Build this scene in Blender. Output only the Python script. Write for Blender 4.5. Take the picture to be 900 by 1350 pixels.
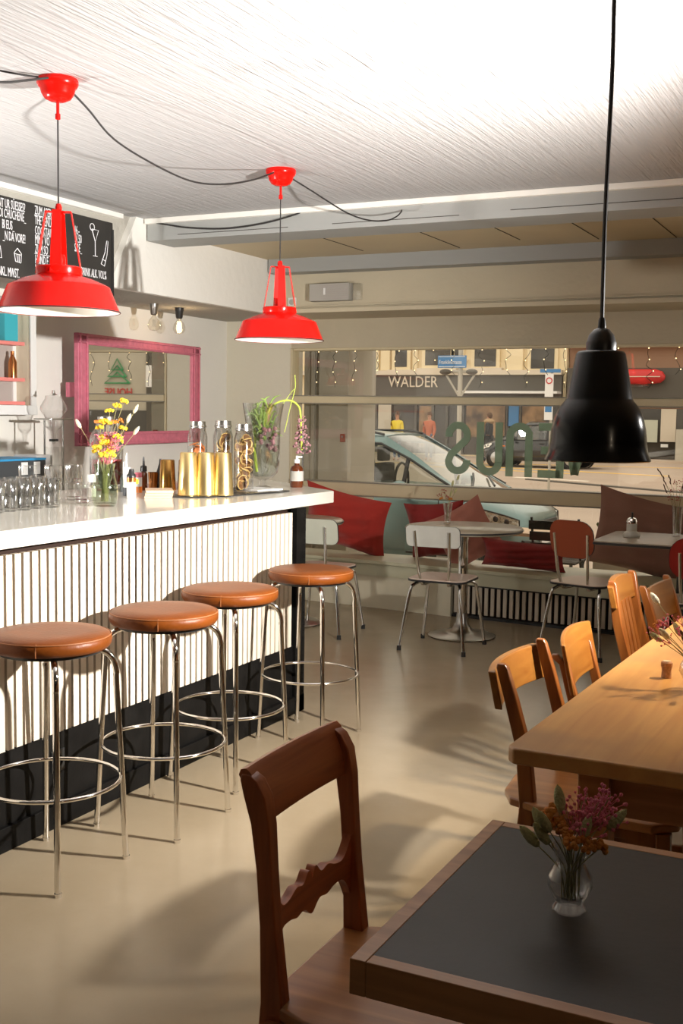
import bpy, math, random
from mathutils import Vector, Matrix, Euler
random.seed(7)
PI = math.pi
S = bpy.context.scene
for o in list(bpy.data.objects): bpy.data.objects.remove(o)
COL = S.collection

# ---------------------------------------------------------------- camera
RX = Vector((0.8966529, -0.0514937, 0.4397294))
RY = Vector((0.4424886, 0.0711570, -0.8939466))
RZ = Vector((0.0147428, 0.9961351, 0.0865885))
cam = bpy.data.cameras.new('camera'); camo = bpy.data.objects.new('camera', cam); COL.objects.link(camo)
m = Matrix((RX, RY, RZ)).to_4x4(); m.translation = Vector((0, 0, 1.5)); camo.matrix_world = m
cam.sensor_fit = 'HORIZONTAL'; cam.sensor_width = 36; cam.lens = 1495/900*36
cam.clip_start = .05; cam.clip_end = 300
S.camera = camo
# ---------------------------------------------------------------- world, lights, exposure
w = bpy.data.worlds.new('world'); S.world = w; w.use_nodes = True
bg = w.node_tree.nodes['Background']; bg.inputs[0].default_value = (1.0, .90, .76, 1); bg.inputs[1].default_value = 1.35
S.view_settings.view_transform = 'Standard'; S.view_settings.look = 'None'
S.view_settings.exposure = .24; S.view_settings.gamma = 1; S.view_settings.use_curve_mapping = False
def point(name, loc, power, col, r):
    l = bpy.data.lights.new(name, 'POINT'); l.energy = power; l.color = col; l.shadow_soft_size = r
    o = bpy.data.objects.new(name, l); o.location = loc; COL.objects.link(o); return o
KEY = (.02, 3.60, 1.70)
l = bpy.data.lights.new('key_lamp', 'SPOT'); l.energy = 1060; l.color = (1, .96, .915); l.shadow_soft_size = .035
l.spot_size = math.radians(126); l.spot_blend = 1.0
o = bpy.data.objects.new('key_lamp', l); o.location = KEY; COL.objects.link(o)
o.rotation_euler = Vector((-.98, .05, .08)).to_track_quat('-Z', 'Y').to_euler()
l = bpy.data.lights.new('table_pendant_lamp', 'SPOT'); l.energy = 215; l.color = (1, .80, .53); l.shadow_soft_size = .045
l.spot_size = math.radians(112); l.spot_blend = .8
o = bpy.data.objects.new('table_pendant_lamp', l); o.location = (.13, 4.0, 2.02); COL.objects.link(o); o.rotation_euler = (0, 0, 0)
l = bpy.data.lights.new('added_ceiling_fill', 'SPOT'); l.energy = 150; l.color = (1, .96, .92); l.shadow_soft_size = .05  # unseen fill spot, added to brighten the left part of the ceiling
l.spot_size = math.radians(140); l.spot_blend = 1.0
o = bpy.data.objects.new('added_ceiling_fill', l); o.location = (-4.25, 3.1, 1.3); COL.objects.link(o); o.rotation_euler = Vector((.50, .62, .72)).to_track_quat('-Z', 'Y').to_euler()
point('added_warm_fill', (1.9, .2, 2.3), 9, (1, .80, .58), .06)  # unseen fill light, added to lift the shaded camera-facing sides
# ---------------------------------------------------------------- materials
def nt(name):
    M = bpy.data.materials.new(name); M.use_nodes = True
    return M, M.node_tree, M.node_tree.nodes['Principled BSDF']
def mat(name, c, rough=.5, metal=0, var=0, vs=8, bump=0, bs=60, coat=0, spec=.5, sheen=0, stretch=None, c2=None):
    M, t, p = nt(name)
    p.inputs['Base Color'].default_value = (*c, 1); p.inputs['Roughness'].default_value = rough
    p.inputs['Metallic'].default_value = metal; p.inputs['Coat Weight'].default_value = coat
    p.inputs['Specular IOR Level'].default_value = spec; p.inputs['Sheen Weight'].default_value = sheen
    tc = t.nodes.new('ShaderNodeTexCoord'); mp = t.nodes.new('ShaderNodeMapping')
    t.links.new(tc.outputs['Object'], mp.inputs[0])
    if stretch: mp.inputs['Scale'].default_value = stretch
    if var or c2:
        n = t.nodes.new('ShaderNodeTexNoise'); n.inputs['Scale'].default_value = vs; n.inputs['Detail'].default_value = 5
        t.links.new(mp.outputs[0], n.inputs[0])
        r = t.nodes.new('ShaderNodeValToRGB'); t.links.new(n.outputs[0], r.inputs[0])
        a = c if c2 is None else c2
        r.color_ramp.elements[0].position = .3; r.color_ramp.elements[1].position = .7
        r.color_ramp.elements[0].color = (*[x*(1-var) for x in a], 1)
        r.color_ramp.elements[1].color = (*[min(1, x*(1+var)) for x in c], 1)
        t.links.new(r.outputs[0], p.inputs['Base Color'])
    if bump:
        n2 = t.nodes.new('ShaderNodeTexNoise'); n2.inputs['Scale'].default_value = bs; n2.inputs['Detail'].default_value = 4
        t.links.new(mp.outputs[0], n2.inputs[0])
        b = t.nodes.new('ShaderNodeBump'); b.inputs['Strength'].default_value = bump; b.inputs['Distance'].default_value = .01
        t.links.new(n2.outputs[0], b.inputs['Height']); t.links.new(b.outputs[0], p.inputs['Normal'])
    return M
def emit(name, c, s):
    M, t, p = nt(name); p.inputs['Base Color'].default_value = (*c, 1)
    p.inputs['Emission Color'].default_value = (*c, 1); p.inputs['Emission Strength'].default_value = s; return M
def glass(name, tint=(1, 1, 1), refl=1.0, rough=.02, base=.04):
    M = bpy.data.materials.new(name); M.use_nodes = True; t = M.node_tree; t.nodes.clear()
    o = t.nodes.new('ShaderNodeOutputMaterial'); mx = t.nodes.new('ShaderNodeMixShader')
    tr = t.nodes.new('ShaderNodeBsdfTransparent'); gl = t.nodes.new('ShaderNodeBsdfGlossy')
    tr.inputs[0].default_value = (*tint, 1); gl.inputs['Roughness'].default_value = rough
    lw = t.nodes.new('ShaderNodeLayerWeight'); lw.inputs[0].default_value = .5
    pw = t.nodes.new('ShaderNodeMath'); pw.operation = 'POWER'; pw.inputs[1].default_value = 3.2
    t.links.new(lw.outputs['Facing'], pw.inputs[0])
    mu = t.nodes.new('ShaderNodeMath'); mu.operation = 'MULTIPLY_ADD'
    mu.inputs[1].default_value = refl; mu.inputs[2].default_value = base
    t.links.new(pw.outputs[0], mu.inputs[0]); t.links.new(mu.outputs[0], mx.inputs[0])
    t.links.new(tr.outputs[0], mx.inputs[1]); t.links.new(gl.outputs[0], mx.inputs[2]); t.links.new(mx.outputs[0], o.inputs[0])
    return M
def wood(name, c1, c2, axis='Y', scale=3, rough=.35, coat=.2, blotch=None):
    M, t, p = nt(name); p.inputs['Roughness'].default_value = rough; p.inputs['Coat Weight'].default_value = coat
    p.inputs['Coat Roughness'].default_value = .25
    tc = t.nodes.new('ShaderNodeTexCoord'); mp = t.nodes.new('ShaderNodeMapping'); t.links.new(tc.outputs['Object'], mp.inputs[0])
    s = [14, 14, 14]; s['XYZ'.index(axis)] = .9; mp.inputs['Scale'].default_value = s
    n = t.nodes.new('ShaderNodeTexNoise'); n.inputs['Scale'].default_value = scale; n.inputs['Detail'].default_value = 8
    n.inputs['Distortion'].default_value = .6; t.links.new(mp.outputs[0], n.inputs[0])
    r = t.nodes.new('ShaderNodeValToRGB'); r.color_ramp.elements[0].position = .32; r.color_ramp.elements[1].position = .68
    r.color_ramp.elements[0].color = (*c2, 1); r.color_ramp.elements[1].color = (*c1, 1)
    t.links.new(n.outputs[0], r.inputs[0]); out = r.outputs[0]
    if blotch:
        n3 = t.nodes.new('ShaderNodeTexNoise'); n3.inputs['Scale'].default_value = 2.2; n3.inputs['Detail'].default_value = 3
        t.links.new(tc.outputs['Object'], n3.inputs[0])
        mr = t.nodes.new('ShaderNodeMapRange'); mr.inputs[1].default_value = .45; mr.inputs[2].default_value = .7
        t.links.new(n3.outputs[0], mr.inputs[0])
        mx = t.nodes.new('ShaderNodeMixRGB'); mx.inputs[2].default_value = (*blotch, 1)
        t.links.new(mr.outputs[0], mx.inputs[0]); t.links.new(out, mx.inputs[1]); out = mx.outputs[0]
    t.links.new(out, p.inputs['Base Color'])
    b = t.nodes.new('ShaderNodeBump'); b.inputs['Strength'].default_value = .12; b.inputs['Distance'].default_value = .004
    t.links.new(n.outputs[0], b.inputs['Height']); t.links.new(b.outputs[0], p.inputs['Normal'])
    return M
def ceiling_mat():
    M, t, p = nt('ridged_fibre_board'); p.inputs['Roughness'].default_value = .8
    tc = t.nodes.new('ShaderNodeTexCoord')
    mp = t.nodes.new('ShaderNodeMapping'); mp.inputs['Scale'].default_value = (1, .03, 1); t.links.new(tc.outputs['Object'], mp.inputs[0])
    n = t.nodes.new('ShaderNodeTexNoise'); n.inputs['Scale'].default_value = 60; n.inputs['Detail'].default_value = 3; n.inputs['Roughness'].default_value = .7
    t.links.new(mp.outputs[0], n.inputs[0])
    mp2 = t.nodes.new('ShaderNodeMapping'); mp2.inputs['Scale'].default_value = (1, .07, 1); t.links.new(tc.outputs['Object'], mp2.inputs[0])
    n2 = t.nodes.new('ShaderNodeTexNoise'); n2.inputs['Scale'].default_value = 70; n2.inputs['Detail'].default_value = 4; n2.inputs['Distortion'].default_value = .8
    t.links.new(mp2.outputs[0], n2.inputs[0])
    # boards: rows along Y with staggered end joints
    mp3 = t.nodes.new('ShaderNodeMapping'); mp3.inputs['Rotation'].default_value = (0, 0, PI/2); t.links.new(tc.outputs['Object'], mp3.inputs[0])
    br = t.nodes.new('ShaderNodeTexBrick'); br.inputs['Scale'].default_value = 1; br.inputs['Brick Width'].default_value = 1.3
    br.inputs['Row Height'].default_value = .31; br.inputs['Mortar Size'].default_value = .0022; br.inputs['Mortar Smooth'].default_value = .2
    t.links.new(mp3.outputs[0], br.inputs[0])
    wv = t.nodes.new('ShaderNodeTexWave'); wv.wave_type = 'BANDS'; wv.bands_direction = 'X'; wv.inputs['Scale'].default_value = 5.1
    wv.inputs['Distortion'].default_value = 1.2; wv.inputs['Detail Scale'].default_value = .6
    t.links.new(mp.outputs[0], wv.inputs[0])
    a = t.nodes.new('ShaderNodeMath'); a.operation = 'MULTIPLY_ADD'; a.inputs[1].default_value = .6
    t.links.new(n2.outputs[0], a.inputs[0]); t.links.new(n.outputs[0], a.inputs[2])
    a1 = t.nodes.new('ShaderNodeMath'); a1.operation = 'MULTIPLY_ADD'; a1.inputs[1].default_value = .10
    t.links.new(wv.outputs[1], a1.inputs[0]); t.links.new(a.outputs[0], a1.inputs[2])
    b = t.nodes.new('ShaderNodeBump'); b.inputs['Strength'].default_value = .75; b.inputs['Distance'].default_value = .012
    t.links.new(a1.outputs[0], b.inputs['Height']); t.links.new(b.outputs[0], p.inputs['Normal'])
    mx = t.nodes.new('ShaderNodeMixRGB'); mx.inputs[1].default_value = (.45, .445, .445, 1); mx.inputs[2].default_value = (.36, .345, .34, 1)
    t.links.new(br.outputs['Fac'], mx.inputs[0]); t.links.new(mx.outputs[0], p.inputs['Base Color'])
    return M
def floor_mat():
    M, t, p = nt('polished_screed'); p.inputs['Specular IOR Level'].default_value = .32; tc = t.nodes.new('ShaderNodeTexCoord')
    n = t.nodes.new('ShaderNodeTexNoise'); n.inputs['Scale'].default_value = 1.6; n.inputs['Detail'].default_value = 9; n.inputs['Roughness'].default_value = .65
    t.links.new(tc.outputs['Object'], n.inputs[0])
    r = t.nodes.new('ShaderNodeValToRGB'); r.color_ramp.elements[0].position = .3; r.color_ramp.elements[1].position = .72
    r.color_ramp.elements[0].color = (.30, .235, .15, 1); r.color_ramp.elements[1].color = (.355, .285, .19, 1)
    t.links.new(n.outputs[0], r.inputs[0]); t.links.new(r.outputs[0], p.inputs['Base Color'])
    n2 = t.nodes.new('ShaderNodeTexNoise'); n2.inputs['Scale'].default_value = 5; n2.inputs['Detail'].default_value = 3
    t.links.new(tc.outputs['Object'], n2.inputs[0])
    mr = t.nodes.new('ShaderNodeMapRange'); mr.inputs[3].default_value = .13; mr.inputs[4].default_value = .30
    t.links.new(n2.outputs[0], mr.inputs[0]); t.links.new(mr.outputs[0], p.inputs['Roughness'])
    b = t.nodes.new('ShaderNodeBump'); b.inputs['Strength'].default_value = .06; b.inputs['Distance'].default_value = .01
    t.links.new(n2.outputs[0], b.inputs['Height']); t.links.new(b.outputs[0], p.inputs['Normal'])
    return M
K = dict(
 ceil=ceiling_mat(), floor=floor_mat(),
 plaster=mat('cream_plaster', (.56, .495, .36), .75, bump=.25, bs=25, var=.03, vs=3),
 offwall=mat('dark_brown_wall', (.07, .045, .03), .8),
 plaster_w=mat('white_plaster', (.82, .80, .74), .8, bump=.35, bs=14),
 plaster_c=mat('ivory_plaster', (.74, .70, .57), .7, bump=.2, bs=25),
 plaster_g=mat('grey_rough_plaster', (.42, .40, .35), .9, bump=.8, bs=35),
 beam=mat('blue_grey_beam_paint', (.33, .335, .32), .55, bump=.08, bs=30),
 alcove=mat('beige_panel_paint', (.55, .45, .28), .5, var=.04, vs=2),
 crack=mat('dark_joint', (.05, .04, .03), .9),
 frame=mat('beige_window_frame', (.66, .57, .37), .5, var=.05, vs=4),
 frame_d=mat('grey_window_edge', (.27, .25, .2), .5),
 win=glass('window_glass', (.98, .98, .96), .5, .01, .04),
 mint=mat('sage_bench_paint', (.58, .56, .40), .45, var=.04, vs=3),
 cream=mat('cream_panel_paint', (.72, .66, .50), .5, var=.03),
 slat=mat('cream_slat', (.64, .555, .44), .5, var=.05, vs=9),
 slat_d=mat('slat_gap_dark_wood', (.022, .010, .006), .7, spec=.2),
 black=mat('black_board', (.006, .0055, .005), .5, var=.4, vs=12, bump=.05, spec=.12),
 blackm=mat('black_metal', (.02, .02, .02), .35),
 top=mat('white_stone_worktop', (.80, .77, .68), .16, var=.02, vs=5, coat=.3),
 chrome=mat('polished_chrome', (.86, .85, .83), .07, metal=1),
 steel=mat('brushed_steel', (.42, .40, .37), .28, metal=1, bump=.03),
 leather=mat('cognac_leather', (.15, .037, .004), .42, var=.28, vs=7, bump=.12, bs=90, coat=.0, spec=.25),
 thread=mat('tan_thread', (.28, .095, .025), .6),
 red=mat('red_enamel', (.66, .006, .003), .22, coat=.05, spec=.2),
 white_in=mat('white_enamel_lining', (.80, .76, .68), .35),
 cord=mat('black_cord', (.015, .013, .012), .6),
 lampblack=mat('black_enamel', (.006, .006, .005), .2, coat=.05, spec=.3),
 mahog=wood('mahogany', (.50, .145, .046), (.29, .075, .024), 'Z', 3, .42, .12),
 mahog_y=wood('mahogany_rail', (.50, .145, .046), (.29, .075, .024), 'Y', 3, .42, .12),
 beech=wood('honey_beech', (.30, .10, .020), (.18, .05, .009), 'Z', 2.2, .3, .35),
 beech_y=wood('honey_beech_panel', (.26, .105, .018), (.18, .06, .009), 'Y', 2.0, .3, .35),
 oak=wood('worn_oak_top', (.66, .34, .095), (.52, .235, .06), 'Y', 1.7, .42, .15, (.36, .19, .07)),
 seatw=wood('worn_seat_wood', (.46, .20, .06), (.30, .11, .03), 'X', 2, .3, .35),
 edge=wood('table_edge_wood', (.46, .22, .085), (.32, .14, .05), 'X', 2.5, .4, .2),
 slate=mat('charcoal_linoleum', (.028, .026, .024), .40, var=.35, vs=3, bump=.03, spec=.28),
 formica=mat('grey_green_laminate', (.55, .56, .46), .35, var=.04),
 formica2=mat('pale_grey_laminate', (.58, .57, .51), .35, var=.06, vs=10),
 rust=mat('rust_red_laminate', (.36, .075, .03), .35),
 crim=mat('crimson_laminate', (.36, .02, .015), .35),
 pinkseat=mat('pale_laminate_seat', (.66, .52, .42), .3),
 tabtop=mat('taupe_laminate_top', (.40, .34, .25), .25, var=.05),
 redf=mat('red_cushion_cloth', (.40, .022, .012), .85, sheen=.3, bump=.7, bs=9),
 dredf=mat('dark_red_cushion_cloth', (.26, .014, .012), .85, sheen=.3, bump=.7, bs=9),
 pinkf=mat('rose_cushion_cloth', (.40, .145, .10), .85, sheen=.3, bump=.7, bs=9),
 brownf=mat('mauve_cushion_cloth', (.27, .13, .09), .85, sheen=.2, bump=.25, bs=30),
 pinkframe=mat('raspberry_frame_paint', (.62, .17, .24), .5, var=.12, vs=25, bump=.1),
 mirror=mat('mirror_silver', (.86, .86, .84), .015, metal=1),
 chalk=mat('chalkboard', (.022, .020, .017), .7, var=.3, vs=5),
 chalkw=mat('chalk_white', (.78, .78, .80), .9),
 glass=glass('clear_glass', (.99, .99, .985), 1.0, .07, .11),
 glassg=glass('greenish_glass', (.90, .94, .87), .7, .03, .06),
 water=glass('water', (.90, .94, .90), .6, .02, .03),
 tint=glass('light_car_glass', (.80, .84, .82), .8, .02, .12),
 brass=mat('brushed_brass', (.86, .66, .30), .33, metal=1, stretch=(60, 60, 1.5), var=.06, vs=4),
 brassd=mat('aged_brass', (.45, .25, .07), .25, metal=1),
 amber=mat('amber_glass', (.10, .022, .005), .15, coat=.4),
 label=mat('grey_label', (.42, .40, .36), .7),
 white=mat('white_plastic', (.80, .80, .78), .35),
 stemg=mat('fresh_green_stem', (.42, .52, .07), .5),
 leafg=mat('fresh_leaf', (.22, .33, .07), .5, var=.2),
 stemd=mat('dried_stem', (.30, .27, .12), .8),
 yel=mat('yellow_yarrow', (.80, .55, .03), .8, var=.2, vs=60),
 pink=mat('dried_pink_blossom', (.66, .17, .23), .8, var=.2, vs=60),
 orange=mat('orange_blossom', (.55, .20, .03), .8, var=.2, vs=60),
 bunny=mat('bunny_tail_grass', (.48, .45, .22), .95, bump=.6, bs=200),
 bunny2=mat('pale_bunny_tail', (.72, .67, .48), .95, bump=.6, bs=200),
 darkleaf=mat('dark_dried_leaf', (.10, .05, .04), .9),
 purple=mat('mauve_floret', (.30, .15, .16), .8, var=.3, vs=60),
 juice=mat('red_juice', (.16, .004, .006), .15),
 citrus=mat('dried_orange_slice', (.55, .16, .03), .6, var=.3, vs=60),
 citrusd=mat('dark_dried_slice', (.20, .09, .03), .6, var=.4, vs=60),
 citrusr=mat('pale_slice_rim', (.66, .45, .15), .6),
 kraft=mat('blond_napkin_card', (.66, .48, .33), .7),
 copper=mat('copper', (.62, .25, .09), .25, metal=1),
 cork=mat('cork', (.48, .26, .14), .9, var=.3, vs=120, bump=.4, bs=150),
 pinkshelf=mat('pink_shelf', (.78, .25, .22), .5),
 shelfgrey=mat('cabinet_grey', (.42, .38, .35), .6),
 cyan=mat('turquoise_pack', (.05, .42, .50), .5),
 darkbox=mat('dark_grey_box', (.05, .055, .06), .5),
 bluestrip=mat('blue_trim', (.03, .28, .55), .5),
 carp=mat('silver_blue_car_paint', (.15, .235, .235), .28, metal=.55, coat=.35),
 carblk=mat('car_black_trim', (.02, .02, .02), .45),
 tyre=mat('tyre', (.025, .025, .025), .8),
 rim=mat('alloy', (.5, .5, .5), .3, metal=1),
 lens=mat('headlight_reflector', (.80, .74, .64), .12, metal=.9, bump=1, bs=28, var=.5, vs=18),
 asphalt=mat('asphalt', (.42, .33, .26), .8, var=.06, vs=.6, bump=.1, bs=20),
 pave=mat('pavement', (.50, .40, .31), .8, var=.06, vs=1.2),
 yline=mat('road_paint_yellow', (.80, .50, .08), .7),
 wline=mat('road_paint_white', (.75, .68, .58), .7),
 facade=mat('cream_facade', (.78, .66, .44), .8, var=.05, vs=.4),
 facade2=mat('reflection_brown_facade', (.34, .20, .13), .8, var=.08, vs=.4),
 facgrey=mat('dark_fascia', (.09, .08, .065), .6),
 stone=mat('stone_pilaster', (.50, .46, .38), .7, var=.06, vs=2),
 shopglass=mat('dark_shop_glass', (.05, .042, .032), .12, var=.5, vs=.7),
 shopwarm=mat('shop_display', (.24, .15, .08), .5, var=.8, vs=1.6),
 ledge=mat('pale_ledge', (.66, .58, .47), .6),
 signblue=mat('blue_sign', (.05, .20, .45), .4),
 signwhite=mat('sign_white', (.80, .80, .80), .5),
 signred=mat('sign_red', (.55, .03, .03), .5),
 signgreen=mat('sign_green', (.05, .30, .12), .5),
 vinyl=mat('sage_window_vinyl', (.24, .34, .25), .6),
 poleg=mat('galvanised_pole', (.45, .42, .36), .5, metal=.3),
 skin=mat('skin', (.48, .26, .17), .6), hair=mat('brown_hair', (.10, .05, .025), .8),
 coatb=mat('black_coat', (.02, .02, .022), .8), fur=mat('fur_collar', (.40, .27, .14), .95, bump=1, bs=60),
 coaty=mat('yellow_jacket', (.70, .55, .04), .7), coatr=mat('rust_jacket', (.45, .12, .05), .7), jeans=mat('blue_jeans', (.08, .12, .20), .8),
 bulbg=glass('bulb_glass', (.97, .95, .9), .7, .02, .05),
 filament=emit('glowing_filament', (1, .72, .38), 14),
 fairy=emit('fairy_bulb', (1, .72, .38), 3),
 wire=mat('dark_wire', (.03, .035, .025), .7),
 bush=mat('outdoor_leaf', (.13, .17, .06), .7, var=.3),
 concrete=mat('grey_planter', (.45, .40, .33), .8),
)
def vinyl():
    M = bpy.data.materials.new('sage_translucent_vinyl'); M.use_nodes = True; t = M.node_tree; t.nodes.clear()
    o = t.nodes.new('ShaderNodeOutputMaterial'); m1 = t.nodes.new('ShaderNodeMixShader'); m2 = t.nodes.new('ShaderNodeMixShader')
    tr = t.nodes.new('ShaderNodeBsdfTransparent'); tl = t.nodes.new('ShaderNodeBsdfTranslucent'); df = t.nodes.new('ShaderNodeBsdfDiffuse')
    tl.inputs[0].default_value = (.28, .40, .29, 1); df.inputs[0].default_value = (.42, .55, .42, 1); m1.inputs[0].default_value = .5; m2.inputs[0].default_value = .80
    t.links.new(tl.outputs[0], m1.inputs[1]); t.links.new(df.outputs[0], m1.inputs[2]); t.links.new(tr.outputs[0], m2.inputs[1]); t.links.new(m1.outputs[0], m2.inputs[2]); t.links.new(m2.outputs[0], o.inputs[0])
    return M
K['vinyl'] = vinyl()
# ---------------------------------------------------------------- mesh builder
class MB:
    def __init__(s): s.v = []; s.f = []
    def add(s, vs, fs, M=None):
        b = len(s.v)
        s.v += [tuple(M @ Vector(p)) if M else tuple(p) for p in vs]
        s.f += [tuple(i+b for i in f) for f in fs]; return s
    def box(s, c, d, M=None):
        x, y, z = c; a, b, e = [k/2 for k in d]
        vs = [(x+i*a, y+j*b, z+k*e) for k in (-1, 1) for j in (-1, 1) for i in (-1, 1)]
        return s.add(vs, [(0, 2, 3, 1), (4, 5, 7, 6), (0, 1, 5, 4), (2, 6, 7, 3), (0, 4, 6, 2), (1, 3, 7, 5)], M)
    def bx(s, x0, x1, y0, y1, z0, z1, M=None):
        return s.box(((x0+x1)/2, (y0+y1)/2, (z0+z1)/2), (abs(x1-x0), abs(y1-y0), abs(z1-z0)), M)
    def loft(s, rings, closed=True, caps=True, M=None):
        n = len(rings[0]); vs = [p for r in rings for p in r]; fs = []
        for i in range(len(rings)-1):
            for j in range(n if closed else n-1):
                k = (j+1) % n
                fs.append((i*n+j, i*n+k, (i+1)*n+k, (i+1)*n+j))
        if caps and closed: fs += [tuple(reversed(range(n))), tuple((len(rings)-1)*n+j for j in range(n))]
        return s.add(vs, fs, M)
    def lathe(s, prof, n=32, c=(0, 0, 0), M=None, caps=False):
        rings = [[(c[0]+r*math.cos(2*PI*j/n), c[1]+r*math.sin(2*PI*j/n), c[2]+z) for j in range(n)] for r, z in prof]
        return s.loft(rings, True, caps, M)
    def tube(s, pts, r, n=8, closed=False, M=None):
        P = [Vector(p) for p in pts]; N = len(P); rings = []
        up = None
        for i, p in enumerate(P):
            a = P[(i-1) % N] if (closed or i > 0) else p; b = P[(i+1) % N] if (closed or i < N-1) else p
            t = (b-a).normalized()
            if up is None:
                up = t.orthogonal().normalized()
            up = (up - t*up.dot(t));
            up = up.normalized() if up.length > 1e-6 else t.orthogonal().normalized()
            q = t.cross(up); rr = r[i] if isinstance(r, (list, tuple)) else r
            rings.append([tuple(p+(up*math.cos(2*PI*j/n)+q*math.sin(2*PI*j/n))*rr) for j in range(n)])
        if closed:
            rings.append(rings[0]); return s.loft(rings, True, False, M)
        return s.loft(rings, True, True, M)
    def prism(s, poly, z0, z1, M=None):
        n = len(poly)
        return s.loft([[(x, y, z0) for x, y in poly], [(x, y, z1) for x, y in poly]], True, True, M)
    def ball(s, c, r, n=10, k=6, sc=(1, 1, 1), M=None):
        rings = []
        for i in range(k+1):
            a = -PI/2+PI*i/k; rr = max(math.cos(a), .02)
            rings.append([(c[0]+r*sc[0]*rr*math.cos(2*PI*j/n), c[1]+r*sc[1]*rr*math.sin(2*PI*j/n), c[2]+r*sc[2]*math.sin(a)) for j in range(n)])
        return s.loft(rings, True, True, M)
    def build(s, name, m, parent=None, loc=(0, 0, 0), ang=38, bevel=0, sub=0):
        me = bpy.data.meshes.new(name); me.from_pydata(s.v, [], s.f); me.validate()
        me.materials.append(K[m] if isinstance(m, str) else m)
        me.polygons.foreach_set('use_smooth', [True]*len(me.polygons)); me.set_sharp_from_angle(angle=math.radians(ang)); me.update()
        o = bpy.data.objects.new(name, me); COL.objects.link(o); o.location = loc
        if parent: o.parent = parent
        if bevel:
            b = o.modifiers.new('bevel', 'BEVEL'); b.width = bevel; b.segments = 2; b.limit_method = 'ANGLE'; b.angle_limit = math.radians(40)
            b.harden_normals = True
        if sub:
            u = o.modifiers.new('sub', 'SUBSURF'); u.levels = sub; u.render_levels = sub
        return o
def T(x=0, y=0, z=0, rx=0, ry=0, rz=0, s=(1, 1, 1)):
    return Matrix.Translation((x, y, z)) @ Euler((rx, ry, rz)).to_matrix().to_4x4() @ Matrix.Diagonal((*s, 1))
def tag(o, label=None, cat=None, group=None, kind=None):
    if label: o['label'] = label
    if cat: o['category'] = cat
    if group: o['group'] = group
    if kind: o['kind'] = kind
    return o
def thing(name, label, cat, loc=(0, 0, 0), rz=0, group=None):
    o = bpy.data.objects.new(name, None); COL.objects.link(o); o.location = loc; o.rotation_euler = (0, 0, rz); o.empty_display_size = .05
    return tag(o, label, cat, group)
def struct(name, mb, m, parent=None, **k):
    o = mb.build(name, m, parent, **k); tag(o, kind='structure'); return o
def dup(root, loc, rz=0, label=None, scale=None):
    r = root.copy(); COL.objects.link(r); r.location = loc; r.rotation_euler = (0, 0, rz)
    if label: r['label'] = label
    if scale: r.scale = scale
    for ch in list(root.children):
        c = ch.copy(); COL.objects.link(c); c.parent = r
        for g in list(ch.children):
            d = g.copy(); COL.objects.link(d); d.parent = c
    return r
def text(name, body, size, m, parent, M, ext=.0008, sx=1, align='LEFT', space=1):
    c = bpy.data.curves.new(name, 'FONT'); c.body = body; c.size = size; c.extrude = ext; c.align_x = align
    c.materials.append(K[m]); c.space_line = space; c.resolution_u = 2
    tmp = bpy.data.objects.new(name, c); COL.objects.link(tmp)
    bpy.context.view_layer.update()
    me = bpy.data.meshes.new_from_object(tmp.evaluated_get(bpy.context.evaluated_depsgraph_get()))
    bpy.data.objects.remove(tmp); me.name = name
    if not me.materials: me.materials.append(K[m])
    o = bpy.data.objects.new(name, me); COL.objects.link(o); o.parent = parent
    o.matrix_local = M @ Matrix.Diagonal((sx, 1, 1, 1)); return o
def arc(c, r, a0, a1, n):
    return [(c[0]+r*math.cos(a0+(a1-a0)*i/n), c[1]+r*math.sin(a0+(a1-a0)*i/n)) for i in range(n+1)]
def rrect(w, h, r, n=5, cx=0, cy=0):
    p = []
    for sx, sy, a in ((1, 1, 0), (-1, 1, PI/2), (-1, -1, PI), (1, -1, 1.5*PI)):
        p += arc((cx+sx*(w/2-r), cy+sy*(h/2-r)), r, a, a+PI/2, n)
    return p
def sect(a, b, c, d, n, r):   # interpolate helper
    return [(a+(c-a)*i/n, b+(d-b)*i/n) for i in range(n+1)]
def spline(pts, n=6):
    P = [Vector(p) for p in pts]; P = [2*P[0]-P[1]]+P+[2*P[-1]-P[-2]]; out = []
    for i in range(1, len(P)-2):
        for k in range(n):
            t = k/n; a, b, c, d = P[i-1:i+3]
            out.append(.5*((2*b)+(c-a)*t+(2*a-5*b+4*c-d)*t*t+(3*b-a-3*c+d)*t**3))
    out.append(P[-2]); return [tuple(p) for p in out]

# ================================================================ THE ROOM
ZC = 2.73
struct('floor', MB().bx(-5.5, 6.2, -6.2, 8.62, -.12, 0), 'floor')
struct('ceiling', MB().bx(-5.5, 6.2, -6.2, 6.2, ZC, ZC+.12), 'ceil')
struct('wall_left', MB().bx(-5.5, -5.25, -6.2, 8.6, 0, ZC), 'plaster_w')
struct('wall_right', MB().bx(6, 6.2, -6.2, 8.6, 0, ZC), 'offwall')
struct('wall_back', MB().bx(-5.5, 6.2, -6.2, -6, 0, ZC), 'offwall')
YW = 8.40
struct('wall_window_end', MB().bx(-5.25, -4.62, YW-.012, YW+.2, 0, 2.27), 'plaster_c')
struct('wall_window_side', MB().bx(-4.70, 6.0, YW, YW+.2, 0, .30).bx(-4.70, 6.0, YW, YW+.2, 2.035, 2.27)
       .bx(2.2, 6.0, YW, YW+.2, .30, 2.035), 'plaster')
struct('trim_soffit_left', MB().bx(-5.25, -4.50, -6.0, 8.40, 2.27, ZC), 'plaster_g')
q = MB(); q.add([(x, y, z) for x in (-4.50, -4.45) for y, z in ((6.02, 2.73), (7.84, 2.73), (7.84, 2.262), (5.74, 2.262))],
      [(0, 1, 2, 3), (7, 6, 5, 4), (0, 4, 5, 1), (1, 5, 6, 2), (2, 6, 7, 3), (3, 7, 4, 0)])
struct('trim_soffit_face', q, 'plaster_w')
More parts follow.
